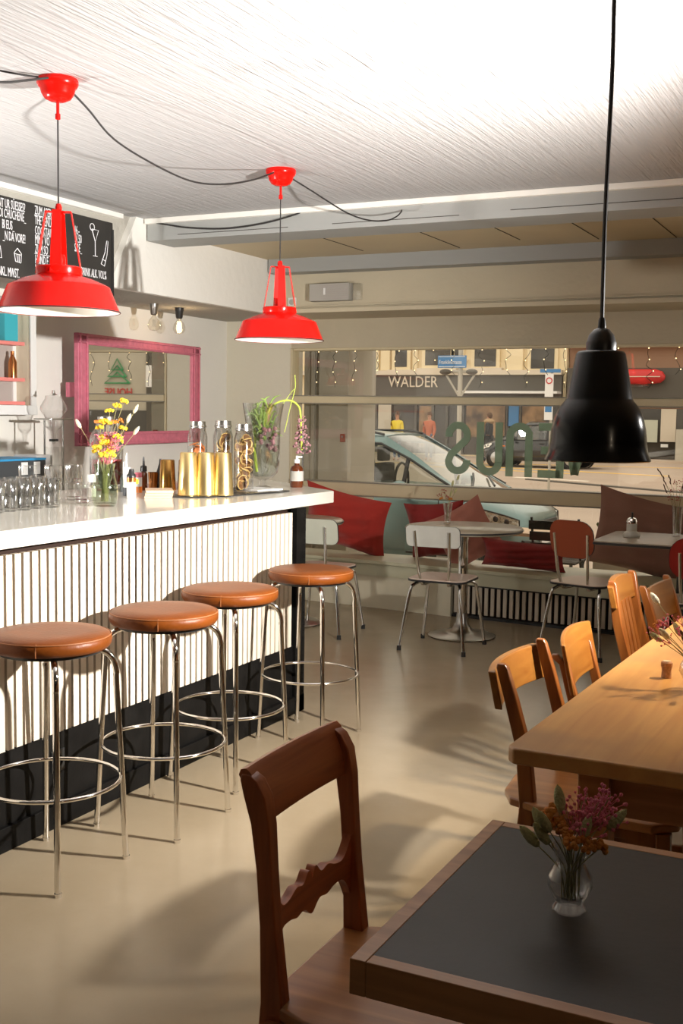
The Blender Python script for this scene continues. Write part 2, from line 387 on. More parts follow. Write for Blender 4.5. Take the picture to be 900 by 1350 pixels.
struct('trim_box_window', MB().bx(-4.50, 6.0, 7.83, 8.40, 2.27, 2.75), 'plaster')
struct('trim_box_ledge', MB().bx(-4.45, 6.0, 7.79, 7.84, 2.268, 2.30).bx(-4.45, 6.0, 7.805, 7.835, 2.315, 2.325), 'plaster')
struct('ceiling_alcove', MB().bx(-4.50, 6.0, 6.3, 7.9, 2.67, 2.80), 'alcove')
struct('trim_cross_beam', MB().bx(-4.44, 6.0, 7.68, 7.835, 2.565, 2.675), 'beam', bevel=.006)
struct('trim_main_beam', MB().bx(-4.44, 6.0, 6.12, 6.42, 2.59, ZC+.02), 'beam', bevel=.006)
struct('trim_beam_moulding', MB().bx(-4.44, 6.0, 6.09, 6.125, ZC-.035, ZC-.001), 'plaster_w', bevel=.004)
q = MB()
for x0, x1, z in ((-4.2, -3.4, 2.618), (-3.1, -2.3, 2.620), (-2.0, -.9, 2.630)): q.bx(x0, x1, 6.117, 6.1215, z, z+.003)
for x, y0, y1 in ((-3.55, 6.5, 7.5), (-2.85, 6.45, 7.6), (-2.35, 6.45, 7.4), (-1.86, 6.45, 7.55), (-1.38, 6.45, 7.66), (-.9, 6.45, 7.6)): q.bx(x, x+.005, y0, y1, 2.667, 2.6705)
struct('trim_joint_lines', q, 'crack')
struct('trim_wall_ceiling_left', MB().bx(-4.50, -4.46, -3.0, 5.9, ZC-.03, ZC-.001), 'plaster_w')
# window
wf = MB().bx(-4.62, -4.60, 8.38, 8.5, .30, 2.035).bx(2.1, 2.2, 8.38, 8.5, .30, 2.035)
wf.bx(-4.60, 2.1, 8.375, 8.47, 1.583, 1.640).bx(-4.60, 2.1, 8.355, 8.47, .835, .935).bx(-4.60, 2.1, 8.39, 8.5, 2.015, 2.035)
win = struct('window_1', wf, 'frame', bevel=.004)
struct('window_frame_edge', MB().bx(-4.60, 2.1, 8.37, 8.47, 1.640, 1.647).bx(-4.60, 2.1, 8.37, 8.47, 1.576, 1.583).bx(-4.60, 2.1, 8.35, 8.47, .935, .943).bx(-4.60, 2.1, 8.35, 8.47, .826, .835), 'frame_d', win)
struct('window_glass', MB().bx(-4.60, 2.1, 8.425, 8.430, .30, 2.02), 'win', win)
# lettering on the glass, read from the street
def ribbon(mb, pts, wd, y0, y1, closed=False):
    L = []; R = []; n = len(pts)
    for i, (x, z) in enumerate(pts):
        a = pts[max(0, i-1)]; b = pts[min(n-1, i+1)]; dx, dz = b[0]-a[0], b[1]-a[1]; l = math.hypot(dx, dz)
        nx, nz = -dz/l*wd/2, dx/l*wd/2; L.append((x+nx, z+nz)); R.append((x-nx, z-nz))
    for i in range(n-1):
        qd = [L[i], L[i+1], R[i+1], R[i]]
        mb.add([(x, y, z) for y in (y0, y1) for x, z in qd], [(0, 1, 2, 3), (7, 6, 5, 4), (0, 4, 5, 1), (2, 6, 7, 3), (1, 5, 6, 2), (3, 7, 4, 0)])
H = .415; Wd = .21; sw = .058
def glyph(ch):
    r = (Wd-sw)/2; cx = Wd/2; t = H-sw/2; b = sw/2
    if ch == 'U': return [[(sw/2, H)]+[(sw/2, r+b)]+[(cx-r*math.cos(a*PI/12), r+b-r*math.sin(a*PI/12)) for a in range(13)]+[(Wd-sw/2, H)]]
    if ch == 'N': return [[(sw/2, 0)]+[(cx-r*math.cos(a*PI/12), t-r+r*math.sin(a*PI/12)) for a in range(13)]+[(Wd-sw/2, 0)]]
    if ch == 'E': return [[(sw/2, 0), (sw/2, H)], [(sw/2, b), (Wd*.95, b)], [(sw/2, t), (Wd*.95, t)], [(sw/2, H/2), (Wd*.85, H/2)]]
    if ch == 'V': return [[(sw/2, H), (cx, .03)], [(Wd-sw/2, H), (cx, .03)]]
    if ch == 'S':
        up = [(cx+r*math.cos(a*PI/12), t-r+r*math.sin(a*PI/12)) for a in range(0, 15)]
        lo = [(cx-r*math.cos(a*PI/12), b+r-r*math.sin(a*PI/12)) for a in range(0, 15)]
        return [[(up[0][0], up[0][1]-.015)]+up+list(reversed(lo))[:0]+[(cx+r*.75, b+r+.05)]+[(cx+r*math.cos(-a*PI/12), b+r+r*math.sin(-a*PI/12)) for a in range(0, 13)]+[(cx-r, b+r+.01)]]
for ch, xl in (('S', -3.235), ('U', -2.975), ('N', -2.735), ('E', -2.49), ('V', -2.30)):
    q = MB()
    for st in glyph(ch):
        ribbon(q, [(xl+Wd-x, 1.035+z) for x, z in st], sw, 8.415, 8.4235)   # x mirrored: the word faces the street
    tag(q.build('letter', 'vinyl'), {'S': 'green letter S seen from behind, first of the window word', 'U': 'green letter U on the glass right of the backward S', 'N': 'green arch-shaped letter N on the window glass', 'E': 'green backward letter E half hidden by the black pendant', 'V': 'green letter V on the glass below the black pendant rim'}[ch], 'letter', 'green letters on the window')

# ================================================================ OUTSIDE
ZS = -.2
struct('ground_street', MB().bx(-60, 50, 8.6, 90, ZS-.2, ZS), 'asphalt')
struct('ground_pavement', MB().bx(-60, 50, 8.6, 10.0, ZS, ZS+.06), 'pave')
q = MB(); 
for (xa, ya, xb, yb, wd) in ((-13.66, 36.5, -6.1, 34.1, .28), (-13.0, 38.6, -6.0, 40.2, .22), (-14.2, 34.9, -8.6, 33.4, .24), (-16.5, 36.2, -12, 39.0, .2)):
    dx, dy = xb-xa, yb-ya; l = math.hypot(dx, dy); nx, ny = -dy/l*wd/2, dx/l*wd/2
    q.prism([(xa+nx, ya+ny), (xb+nx, yb+ny), (xb-nx, yb-ny), (xa-nx, ya-ny)], ZS, ZS+.006)
struct('ground_yellow_lines', q, 'yline')
q = MB().prism([(-9.6, 30.6), (-7.4, 30.0), (-7.4, 29.7), (-9.6, 30.2)], ZS, ZS+.006)
struct('ground_white_line', q, 'wline')
struct('ground_kerb', MB().prism([(-9, 29.7), (-1, 24.6), (-1, 24.4), (-9, 29.4)], ZS, ZS+.03), 'facgrey')
struct('ground_crossing', MB().prism([(-12, 43.5), (-4, 43.5), (-4, 44.9), (-12, 44.9)], ZS, ZS+.1), 'pave')
# exterior pillar
struct('trim_outer_pillar', MB().bx(-4.74, -4.27, 8.85, 9.35, ZS, 2.9).bx(-4.56, -4.27, 8.78, 8.86, ZS, 2.9).bx(-4.66, -4.62, 8.82, 8.86, ZS, 2.9).bx(-5.06, -4.95, 8.7, 9.0, ZS, 2.9), 'stone', bevel=.01)
struct('trim_outer_lintel', MB().bx(-5.5, 3, 8.62, 9.3, 2.2, 3.2), 'stone')
o = thing('intercom', 'small red-brown intercom box on the taupe pillar outside', 'intercom', (-4.315, 8.775, 1.29))
MB().bx(-.022, .022, -.012, .006, -.035, .035).build('housing', 'rust', o, bevel=.004)
MB().bx(-.01, .01, -.016, -.011, .0, .02).build('button', 'steel', o)
# far building
def fx(p):
    P = [(300, -27.7), (400, -24.11), (463, -21.77), (600, -16.93), (700, -13.63), (900, -7.62), (1100, -2.2)]
    for (a, b), (c, d) in zip(P, P[1:]):
        if p <= c: return b+(d-b)*(p-a)/(c-a)
    return d
def fz(p, x=600): return 1.5+(546.5-p)*(.0318 if x < 620 else .0308)
B = thing('corner_building', 'cream stone building across the street above the dark shops', 'building', (0, 45, ZS))
g = -ZS
def fb(mb, p0, p1, q0, q1, y0=0, y1=.2):
    return mb.bx(fx(p0), fx(p1), y0, y1, fz(q1, p0)+g, fz(q0, p0)+g)
MB().bx(-45, fx(748), 0, 6, 0, 9).build('wall', 'facade', B)
fb(MB(), 330, 744, 488, 494, -.35, 0).build('ledge', 'ledge', B)
fb(MB(), 463, 744, 495, 523, -.22, .02).build('fascia', 'facgrey', B)
fb(MB(), 612, 744, 515, 518, -.9, .02).build('canopy_strip', 'signwhite', B)
for a, b, t_, bo in ((478, 497, 430, 486), (524, 539, 430, 483), (563, 595, 430, 481), (600, 608, 430, 470), (627, 655, 430, 481), (700, 732, 430, 484), (430, 452, 430, 486)):
    fr = fb(MB(), a-5, b+5, t_, bo+5, -.12, .02).build('window_surround', 'facade', B, bevel=.03)
    fb(MB(), a, b, t_, bo, -.14, -.10).build('window_pane', 'shopglass', fr)
    fb(MB(), a-9, b+9, bo+4, bo+7, -.3, 0).build('window_sill', 'ledge', fr)
for a, b in ((505, 517), (547, 553), (668, 690)):
    fb(MB(), a, b, 430, 488, -.18, .02).build('pilaster', 'facade', B, bevel=.03)
sh = fb(MB(), 463, 744, 523, 598, -.02, .05).build('shop_front', 'shopglass', B)
for a, b, t_, bo, mm in ((470, 500, 536, 590, 'shopwarm'), (556, 572, 535, 590, 'shopwarm'), (576, 590, 535, 590, 'shopglass'), (617, 668, 528, 575, 'shopwarm'), (690, 722, 528, 560, 'shopwarm')):
    fb(MB(), a, b, t_, bo, -.06, -.03).build('shop_display', mm, sh)
for p in (500, 519, 552, 574, 592, 613, 672, 688): fb(MB(), p-1.5, p+1.5, 523, 598, -.14, 0).build('shop_mullion', 'facgrey', sh)
fb(MB(), 503, 520, 497, 598, -.16, 0).build('stone_pier', 'stone', B)
fb(MB(), 672, 687, 525, 560, -.14, -.1).build('blue_door', 'signblue', B)
text('sign_lettering', 'WALDER', .66, 'ledge', B, Matrix.Translation((fx(517), -.26, fz(510)+g)) @ Euler((PI/2, 0, 0)).to_matrix().to_4x4(), .02, .85)
# right-hand facade
B2 = thing('reflection_brown_building', 'building front tinted brown by room reflections behind the black pendant, far right across the street', 'building', (0, 45.0, ZS))
MB().bx(fx(749), 6, .3, 6, 0, 9).build('wall', 'facade2', B2)  # brown of the room mirrored in the window, painted onto this wall
fb(MB(), 752, 1100, 484, 522, -.3, .32).build('fascia', 'facgrey', B2)
fb(MB(), 752, 1100, 452, 457, -.1, .32).build('cornice', 'yline', B2)
fb(MB(), 752, 1100, 535, 598, 0, .32).build('shop_front', 'shopglass', B2)
fb(MB(), 838, 870, 549, 577, -.04, 0).build('window_blind', 'formica', B2)
fb(MB(), 874, 893, 535, 576, -.06, 0).build('white_door_panel', 'ledge', B2)
fb(MB(), 875, 884, 579, 583, -.06, 0).build('number_plate', 'signwhite', B2)
fb(MB(), 896, 1000, 560, 600, -.5, .1).build('grey_step', 'stone', B2)
a = thing('red_lamp_reflection', 'long rounded red awning on the dark front right of the pendant', 'reflection', (0, 44.42, 0))  # red lamp mirrored in the window glass, built as a solid shape
MB().tube([(fx(770), 0, fz(495, 800)), (fx(868), 0, fz(495, 800)), (fx(876), 0, fz(496, 800)), (fx(880), 0, fz(497, 800))], [.28, .28, .22, .08], 14).build('canopy', 'signred', a)
MB().bx(fx(770), fx(876), -.31, -.27, fz(496, 800), fz(495, 800)).build('stripe', 'ledge', a)
# building up the street to the right (seen only in the mirror)
B3 = thing('grey_building', 'grey house front with a green tree emblem, reflected in the pink-framed mirror', 'building', (0, 0, ZS))
MB().bx(-2.2, 14, 24, 28, 0, 8).build('wall', 'stone', B3)
MB().bx(3.35, 3.55, 23.9, 24, 0, 5).build('downpipe', 'facgrey', B3)
MB().bx(-2.2, 14, 23.85, 24, 3.35, 3.6).build('ledge', 'facgrey', B3)
MB().bx(-2.2, 14, 23.95, 24.01, 0, 1.7).build('shop_front', 'shopglass', B3)
aw = MB().bx(1.9, 3.25, 23.3, 24, 2.25, 2.75).build('sign_board', 'signwhite', B3)
RF = Euler((PI/2, 0, 0)).to_matrix().to_4x4()
text('sign_lettering', 'Cola', .42, 'signred', B3, Matrix.Translation((2.25, 23.28, 2.36)) @ RF, .01, .8)
text('house_lettering', 'HOUSE', .26, 'signred', B3, Matrix.Translation((3.95, 23.97, 2.05)) @ RF, .01, .9)
q = MB()
for k in range(3):
    z = 2.35+k*.16; wd = .34-.09*k
    q.tube([(4.35-wd, 23.95, z), (4.35, 23.95, z+.26), (4.35+wd, 23.95, z), (4.35-wd, 23.95, z)], .02, 6)
q.build('tree_emblem', 'signgreen', B3)

# ---- car
def make_car(name, label, loc, rz, paint):
    c = thing(name, label, 'car', loc, rz)
    # stations: x, half width, bottom z, shoulder z, crown
    cx_ = lambda v: v if v < 1.2 else 1.2+(v-1.2)*.70
    st = [(-2.08, .60, .42, .82, .02), (-2.02, .74, .30, .93, .03), (-1.85, .83, .24, .97, .03), (-1.2, .87, .20, .965, .03), (0, .875, .20, .94, .03), (.9, .87, .20, .915, .04),
          (1.25, .86, .20, .885, .06), (1.6, .83, .21, .825, .06), (1.85, .77, .23, .775, .045), (2.0, .67, .27, .735, .03), (2.09, .50, .33, .695, .02), (2.12, .32, .40, .65, .01)]
    rings = []
    for x, w_, zb, zs, cr in st:
        x = cx_(x)
        h = zs-zb
        half = [(0, zb), (w_*.8, zb), (w_*.96, zb+.10*h), (w_, zb+.35*h), (w_*1.0, zb+.65*h), (w_*.965, zb+.86*h), (w_*.90, zs-.01), (w_*.72, zs+cr*.5), (w_*.35, zs+cr*.95), (0, zs+cr)]
        ring = [(x, -a, z) for a, z in half]+[(x, a, z) for a, z in reversed(half[1:-1])]
        rings.append(ring)
    MB().loft(rings).build('body', paint, c, ang=50, sub=1)
    # greenhouse stations: x, base half width, base z, roof half width, roof z
    gs = [(-1.98, .70, .95, .60, .98), (-1.80, .76, .95, .58, 1.22), (-1.45, .79, .95, .585, 1.42), (-.9, .80, .945, .60, 1.485), (-.2, .80, .935, .60, 1.50), (.28, .80, .93, .585, 1.475), (.62, .79, .925, .62, 1.29), (.95, .78, .92, .68, 1.08), (1.22, .76, .90, .72, .925)]
    def grow(off, lst):
        rr = []
        for x, wb, zb, wr, zr in lst:
            wb += off; wr += off
            half = [(wb, zb-.03), (wb*.995, zb), (wr+(wb-wr)*.45, zb+(zr-zb)*.55), (wr+.02, zb+(zr-zb)*.86), (wr*.93, zr-.008+off), (wr*.5, zr+.012+off), (0, zr+.018+off)]
            rr.append([(x, -a, z) for a, z in half]+[(x, a, z) for a, z in reversed(half[:-1])])
        return rr
    rg_ = grow(0, gs); NP = len(rg_[0]); ro = grow(.006, gs)
    MB().loft(rg_, True, False).build('cabin_glass', 'tint', c, ang=60)
    roof = [[r[i] for i in range(3, NP-3)]+[(r[i][0], r[i][1]*.985, r[i][2]-.02) for i in range(NP-4, 2, -1)] for r in ro[1:6]]
    MB().loft(roof).build('roof', paint, c, ang=60)
    def strip(name, m_, i0, i1, k0, k1, off=.008):
        rr = grow(off, gs)
        for mir in (0, 1):
            g_ = lambda r, i: r[i] if not mir else r[NP-1-i]
            q_ = MB().loft([[g_(r, i) for i in range(i0, i1+1)]+[(g_(r, i)[0], g_(r, i)[1]*.97, g_(r, i)[2]-.006) for i in range(i1, i0-1, -1)] for r in rr[k0:k1+1]])
            q_.build(name, m_, c, ang=40)
    strip('window_pillar', paint, 3, 4, 5, 8, .010)
    strip('rear_quarter', paint, 1, 3, 0, 2, .006)
    strip('waist_trim', 'carblk', 0, 1, 0, 8, .008)
    def side_pt(x, f, off=.012):
        for p, q_ in zip(gs, gs[1:]):
            if p[0] <= x <= q_[0]:
                k = (x-p[0])/(q_[0]-p[0]); wb, zb, wr, zr = [p[i]+(q_[i]-p[i])*k for i in (1, 2, 3, 4)]
        zt = zb+(zr-zb)*f; wt = wb+((wr+(wb-wr)*.45)-wb)*(f/.55) if f < .55 else (wr+(wb-wr)*.45)+((wr+.02)-(wr+(wb-wr)*.45))*((f-.55)/.31)
        return wt+off, zt
    for sd in (-1, 1):
        for x, hw in ((-.47, .04), (.57, .018), (-1.36, .05)):
            rr = []
            for f in (0, .3, .55, .86):
                w_, z_ = side_pt(x, f); rr.append([(x-hw, sd*w_, z_), (x+hw, sd*w_, z_), (x+hw, sd*(w_-.03), z_), (x-hw, sd*(w_-.03), z_)])
            MB().loft(rr).build('side_pillar', 'carblk', c)
        tp = [( x, sd*(side_pt(x, .86)[0]+.006), side_pt(x, .86)[1]) for x in (-1.4, -.9, -.2, .26, .6, .93, 1.15)]
        MB().tube(tp, .014, 6).build('window_seal', 'carblk', c)
    for sx_, sy_ in ((-.15, -.36), (-.15, .36), (-1.0, -.38), (-1.0, .38)):
        st_ = MB().prism(rrect(.12, .42, .05, 3, sx_, sy_), .85, 1.16).build('seat', 'tyre', c, bevel=.02)
        MB().prism(rrect(.09, .22, .04, 3, sx_, sy_), 1.18, 1.34).build('headrest', 'tyre', st_, bevel=.02)
    MB().tube([(.38+.0, -.36+.18*math.cos(a*PI/8), 1.02+.18*math.sin(a*PI/8)) for a in range(16)], .014, 6, True).build('steering_wheel', 'tyre', c)
    for sd in (-1, 1):
        for x in (1.22, -1.30):
            wl = MB(); M_ = T(x, sd*.80, .31, PI/2)
            wl.lathe([(.0, -.07), (.19, -.07), (.21, -.095), (.30, -.095), (.315, -.07), (.315, .07), (.30, .095), (.21, .095), (.0, .07)], 28, M=M_)
            wo = wl.build('wheel', 'tyre', c)
            rm = MB().lathe([(0, -.03), (.04, -.03), (.20, .0), (.215, .02)], 24, M=T(x, sd*.905, .31, PI/2))
            for k in range(7):
                a = 2*PI*k/7; rm.box((x+.11*math.cos(a), sd*.905, .31+.11*math.sin(a)), (.2, .02, .03), None) if k == 0 else rm.add([(x+.03*math.cos(a)+dx_*-math.sin(a), sd*.905+dy_, .31+.03*math.sin(a)+dx_*math.cos(a)) for dx_ in (-.015, .015) for dy_ in (-.01, .01)]+[(x+.2*math.cos(a)+dx_*-math.sin(a), sd*.905+dy_, .31+.2*math.sin(a)+dx_*math.cos(a)) for dx_ in (-.015, .015) for dy_ in (-.01, .01)], [(0, 1, 5, 4), (2, 6, 7, 3), (0, 4, 6, 2), (1, 3, 7, 5)])
            rm.build('alloy_rim', 'rim', wo)
            ar = MB().lathe([(.33, -.06), (.37, -.05), (.37, .03), (.33, .03)], 28, M=T(x, sd*.845, .31, PI/2)).build('wheel_arch', 'carblk', c)
        mr_ = MB().ball((.62, sd*.98, .985), .11, 14, 8, (.75, .95, .62)).build('wing_mirror', paint, c)
        MB().tube([(.62, sd*.83, .93), (.62, sd*.92, .96)], .03, 8).build('mirror_stalk', 'carblk', mr_)
        # headlight wrapping the corner
        pl = [(1.40, .81), (1.50, .785), (1.64, .75), (1.76, .70)]; wo_ = [.835, .815, .775, .675]
        r0 = [(x, sd*(w_+.006), z-.005) for (x, z), w_ in zip(pl, wo_)]; r1 = [(x+.005, sd*(w_+.014), z-.14+.07*(i == 0)) for i, ((x, z), w_) in enumerate(zip(pl, wo_))]
        r2 = [(x-.02, sd*(w_-.05), z-.02) for x, y, z in r0 for w_ in [abs(y)]]
        hl = MB().loft([r2, r0, r1, [(x-.02, y-sd*.05, z) for x, y, z in r1]], False, False).build('headlight', 'lens', c)
        MB().tube(r0+list(reversed(r1)), .008, 6, True).build('headlight_seal', 'carblk', hl)
        MB().ball((1.55, sd*.80, .705), .035, 10, 6, (1, .5, 1)).ball((1.66, sd*.775, .68), .03, 10, 6, (1, .5, 1)).build('headlight_lamp', 'carblk', hl)
        MB().ball((.98, sd*.877, .70), .04, 10, 6, (1.3, .25, .5)).build('side_indicator', 'orangelamp', c)
        MB().bx(-.46, -.452, sd*.872, sd*.880, .25, .93).bx(.99, .998, sd*.866, sd*.874, .25, .90).build('door_seam', 'carblk', c)
        MB().bx(-.38, -.22, sd*.87, sd*.90, .80, .825).build('door_handle', paint, c, bevel=.006)
        MB().tube([(-1.5, sd*.52, 1.44), (-.9, sd*.53, 1.515), (.1, sd*.53, 1.52), (.25, sd*.53, 1.49)], .014, 6).build('roof_rail', 'carblk', c)
        MB().loft([[(1.76, sd*.62, .50), (1.79, sd*.40, .48), (1.79, sd*.40, .34), (1.73, sd*.66, .34)], [(1.80, sd*.62, .49), (1.85, sd*.40, .47), (1.845, sd*.40, .35), (1.77, sd*.66, .35)]]).build('fog_light_recess', 'carblk', c)
    MB().tube([(1.22, -.55, .95), (1.08, -.1, 1.04), (1.0, .1, 1.09)], .012, 6).build('wiper', 'carblk', c)
    MB().tube([(1.24, .1, .97), (1.05, .45, 1.05)], .012, 6).build('wiper', 'carblk', c)
    MB().bx(1.76, 1.850, -.36, .36, .56, .665).build('grille', 'carblk', c, bevel=.02)
    MB().bx(1.80, 1.865, -.30, .30, .34, .40).build('lower_grille', 'carblk', c, bevel=.01)
    pl_ = MB().bx(1.848, 1.868, -.26, .26, .43, .54).build('number_plate', 'signwhite', c)
    MB().bx(2.15, 2.152, -.21, .21, .425, .49).build('plate_characters', 'carblk', pl_) if False else None
    return c
K['carglass'] = mat('dark_car_window', (.025, .028, .026), .04, coat=1)
K['orangelamp'] = mat('orange_indicator', (.85, .22, .02), .3)
K['carblack'] = mat('black_car_paint', (.018, .018, .02), .2, coat=.8)
make_car('parked_car', 'silver-blue car parked close outside the window, nose to the right', (-5.03, 11.22, ZS), 0, 'carp')
make_car('hatchback_car', 'small black car across the street behind the green window letters', (-10.9, 37.2, ZS), PI, 'carblack')

# ---- people far across the street
def skinned(name, pts, edges, rad, m, parent, sub=1):
    me = bpy.data.meshes.new(name); me.from_pydata(pts, edges, []); me.materials.append(K[m])
    o = bpy.data.objects.new(name, me); COL.objects.link(o); o.parent = parent
    md = o.modifiers.new('skin', 'SKIN'); md.use_smooth_shade = True
    for i, r in enumerate(rad):
        v = me.skin_vertices[0].data[i]; v.radius = (r, r); v.use_root = (i == 0)
    u = o.modifiers.new('sub', 'SUBSURF'); u.levels = sub; u.render_levels = sub
    return o
def person(label, loc, rz, coat, legs, hair='hair', coatlen=.55, stride=.12):
    p = thing('person', label, 'person', loc, rz)
    P = [(0, 0, .95), (0, 0, 1.15), (0, 0, 1.40), (0, 0, 1.50), (.01, 0, 1.58), (.02, 0, 1.68), (.01, 0, 1.745),
         (0, .17, 1.40), (.02, .22, 1.14), (.12, .21, .92), (.17, .20, .84), (0, -.17, 1.40), (-.03, -.22, 1.14), (.05, -.22, .92), (.09, -.21, .84),
         (0, .09, .90), (stride*.6, .10, .50), (stride, .10, .08), (stride+.13, .10, .03), (0, -.09, .90), (-stride*.4, -.10, .50), (-stride*1.3, -.10, .09), (-stride*1.3+.13, -.10, .03)]
    Eg = [(0, 1), (1, 2), (2, 3), (3, 4), (4, 5), (5, 6), (2, 7), (7, 8), (8, 9), (9, 10), (2, 11), (11, 12), (12, 13), (13, 14), (0, 15), (15, 16), (16, 17), (17, 18), (0, 19), (19, 20), (20, 21), (21, 22)]
    R = [.13, .12, .13, .055, .07, .095, .07, .06, .045, .035, .035, .06, .045, .035, .035, .08, .055, .04, .04, .08, .055, .04, .04]
    skinned('body', P, Eg, R, 'skin', p)
    ix = [0, 1, 2, 3, 7, 8, 9, 11, 12, 13]
    mp = {k: i for i, k in enumerate(ix)}
    cp = [P[i] for i in ix]+[(0, 0, .95-coatlen*.5), (0, 0, .95-coatlen)]
    ce = [(mp[a], mp[b]) for a, b in Eg if a in mp and b in mp]+[(0, 10), (10, 11)]
    skinned('coat', cp, ce, [.155, .15, .155, .07, .08, .062, .05, .08, .062, .05, .17, .18], coat, p)
    lx = [0, 15, 16, 17, 19, 20, 21]; lm = {k: i for i, k in enumerate(lx)}
    skinned('trousers', [P[i] for i in lx], [(lm[a], lm[b]) for a, b in Eg if a in lm and b in lm], [.13, .09, .065, .05, .09, .065, .05], legs, p)
    MB().ball((-.01, 0, 1.70), .105, 12, 8, (1, .9, 1.1)).build('hair', hair, p)
    q_ = MB()
    for s_ in (-1, 1): q_.ball((.1, s_*.035, 1.665), .012, 6, 4)
    q_.tube([(.105, 0, 1.66), (.125, 0, 1.63)], .012, 6).build('face_features', 'hair', p)
    return p
p = person('person in a black coat with a brown fur collar walking behind the letter U', (-13.05, 38.2, ZS), PI, 'coatb', 'coatb', coatlen=.35)
MB().ball((0, 0, 1.50), .17, 12, 8, (1.1, 1.2, .6)).build('fur_collar', 'fur', p)
person('person in a yellow jacket and blue jeans seen above the silver car roof', (-16.7, 38.5, ZS), -PI/2, 'coaty', 'jeans', coatlen=.15, stride=.03)
person('person in a rust-red jacket standing right of the yellow-jacketed person', (-15.75, 39.3, ZS), -PI/2, 'coatr', 'jeans', coatlen=.2, stride=.03)
o = thing('street_sign', 'blue street name sign on a grey pole behind the upper glass', 'sign', (-7.42, 20.0, ZS))
MB().tube([(0, 0, 0), (0, 0, 3.4)], .045, 10).build('pole', 'poleg', o)
MB().bx(-.42, .14, -.09, -.06, 2.575, 2.80).build('sign_plate', 'signblue', o, bevel=.004)
MB().bx(-.40, .12, -.095, -.0895, 2.775, 2.785).bx(-.40, .12, -.095, -.0895, 2.59, 2.60).build('sign_border', 'signwhite', o)
text('sign_lettering', 'Franklinstrasse', .105, 'signwhite', o, Matrix.Translation((-.395, -.096, 2.645)) @ RF, .001, .72)
MB().tube([(-.30, 0, 2.48), (0, 0, 2.02)], .02, 6).tube([(.30, 0, 2.48), (0, 0, 2.02)], .02, 6).tube([(-.33, 0, 2.5), (.33, 0, 2.5)], .03, 6).build('bracket', 'poleg', o)
MB().ball((-.28, -.05, 2.50), .09, 10, 6, (1.3, 1, .6)).ball((.24, -.05, 2.50), .09, 10, 6, (1.3, 1, .6)).build('lamp_head', 'facgrey', o)
o = thing('parking_sign', 'white post sign with a red ring, left of the black pendant', 'sign', (-7.15, 25.0, ZS))
MB().tube([(.04, .05, 0), (.04, .05, 2.75)], .03, 8).build('pole', 'poleg', o)
a = MB().bx(-.10, .09, -.01, .01, 2.05, 2.66).build('upper_plate', 'signwhite', o)
MB().lathe([(.075, -.004), (.075, .004), (.052, .004), (.052, -.004), (.075, -.004)], 24, M=T(-.005, -.014, 2.50, PI/2)).build('red_ring', 'signred', a)
a = MB().bx(-.10, .09, -.01, .01, 1.62, 2.0).build('lower_plate', 'signwhite', o)
MB().bx(-.08, .07, -.016, -.01, 1.80, 1.98).build('blue_square', 'signblue', a)
MB().bx(-.22, .24, -.02, .03, 2.68, 2.76).build('name_plate', 'signblue', o)

# ---- outdoor seating just outside the glass
def outdoor_chair(label, loc, rz):
    c = thing('slatted_chair', label, 'chair', loc, rz)
    for s_ in (-1, 1):
        MB().tube([(s_*.2, -.22, 0), (s_*.2, .0, .42), (s_*.2, .10, .80)], .011, 8).build('frame_leg', 'blackm', c)
        MB().tube([(s_*.19, .22, 0), (s_*.19, -.16, .44)], .011, 8).build('frame_leg', 'blackm', c)
    q_ = MB()
    for k in range(5): q_.box((0, -.16+k*.085, .44), (.42, .07, .016))
    q_.build('seat', 'blackm', c, bevel=.003)
    q_ = MB()
    for k in range(3): q_.box((0, .045+k*.03, .545+k*.095), (.44, .016, .075))
    q_.build('backrest', 'blackm', c, bevel=.003); return c
outdoor_chair('black slatted outdoor chair behind the long red cushion', (-2.55, 9.30, ZS+.06), PI)
outdoor_chair('black slatted outdoor chair between the two red cushions', (-3.62, 9.30, ZS+.06), PI-.1)
o = thing('outdoor_table', 'brown outdoor table top behind the slatted chair and round table', 'table', (-3.0, 9.85, ZS+.06))
MB().box((0, 0, .60), (1.1, .5, .03)).build('table_top', 'kraft', o, bevel=.004)
for sx_ in (-1, 1):
    for sy_ in (-1, 1): MB().tube([(sx_*.48, sy_*.2, 0), (sx_*.48, sy_*.2, .59)], .015, 8).build('leg', 'blackm', o)
o = thing('ashtray', 'small dark round ashtray on the brown outdoor table', 'ashtray', (-2.68, 9.85, ZS+.06+.615))
MB().lathe([(0, 0), (.055, 0), (.06, .05), (.055, .055), (.05, .05), (.045, .015), (0, .012)], 20).build('bowl', 'blackm', o)
MB().tube([(.056*math.cos(a*PI/8), .056*math.sin(a*PI/8), .053) for a in range(16)], .006, 6, True).build('rim', 'steel', o)
o = thing('planter_shrub', 'low green shrub outside behind the mauve cushion', 'plant', (-2.0, 9.65, ZS+.06))
MB().bx(-.3, .3, -.14, .14, 0, .55).build('planter', 'concrete', o, bevel=.01)
q = MB(); rg = random.Random(3)
for k in range(260):
    a, b, c_ = rg.uniform(-.28, .28), rg.uniform(-.15, .15), .56+rg.random()**1.3*.3
    q.add([(-.02, 0, 0), (0, .008, .012), (.025, 0, 0), (0, -.008, -.008)], [(0, 1, 2), (0, 2, 3)], T(a, b, c_, rg.uniform(0, 6), rg.uniform(0, 6), rg.uniform(0, 6)))
tag(q.build('leaves', 'bush', o), kind='stuff')
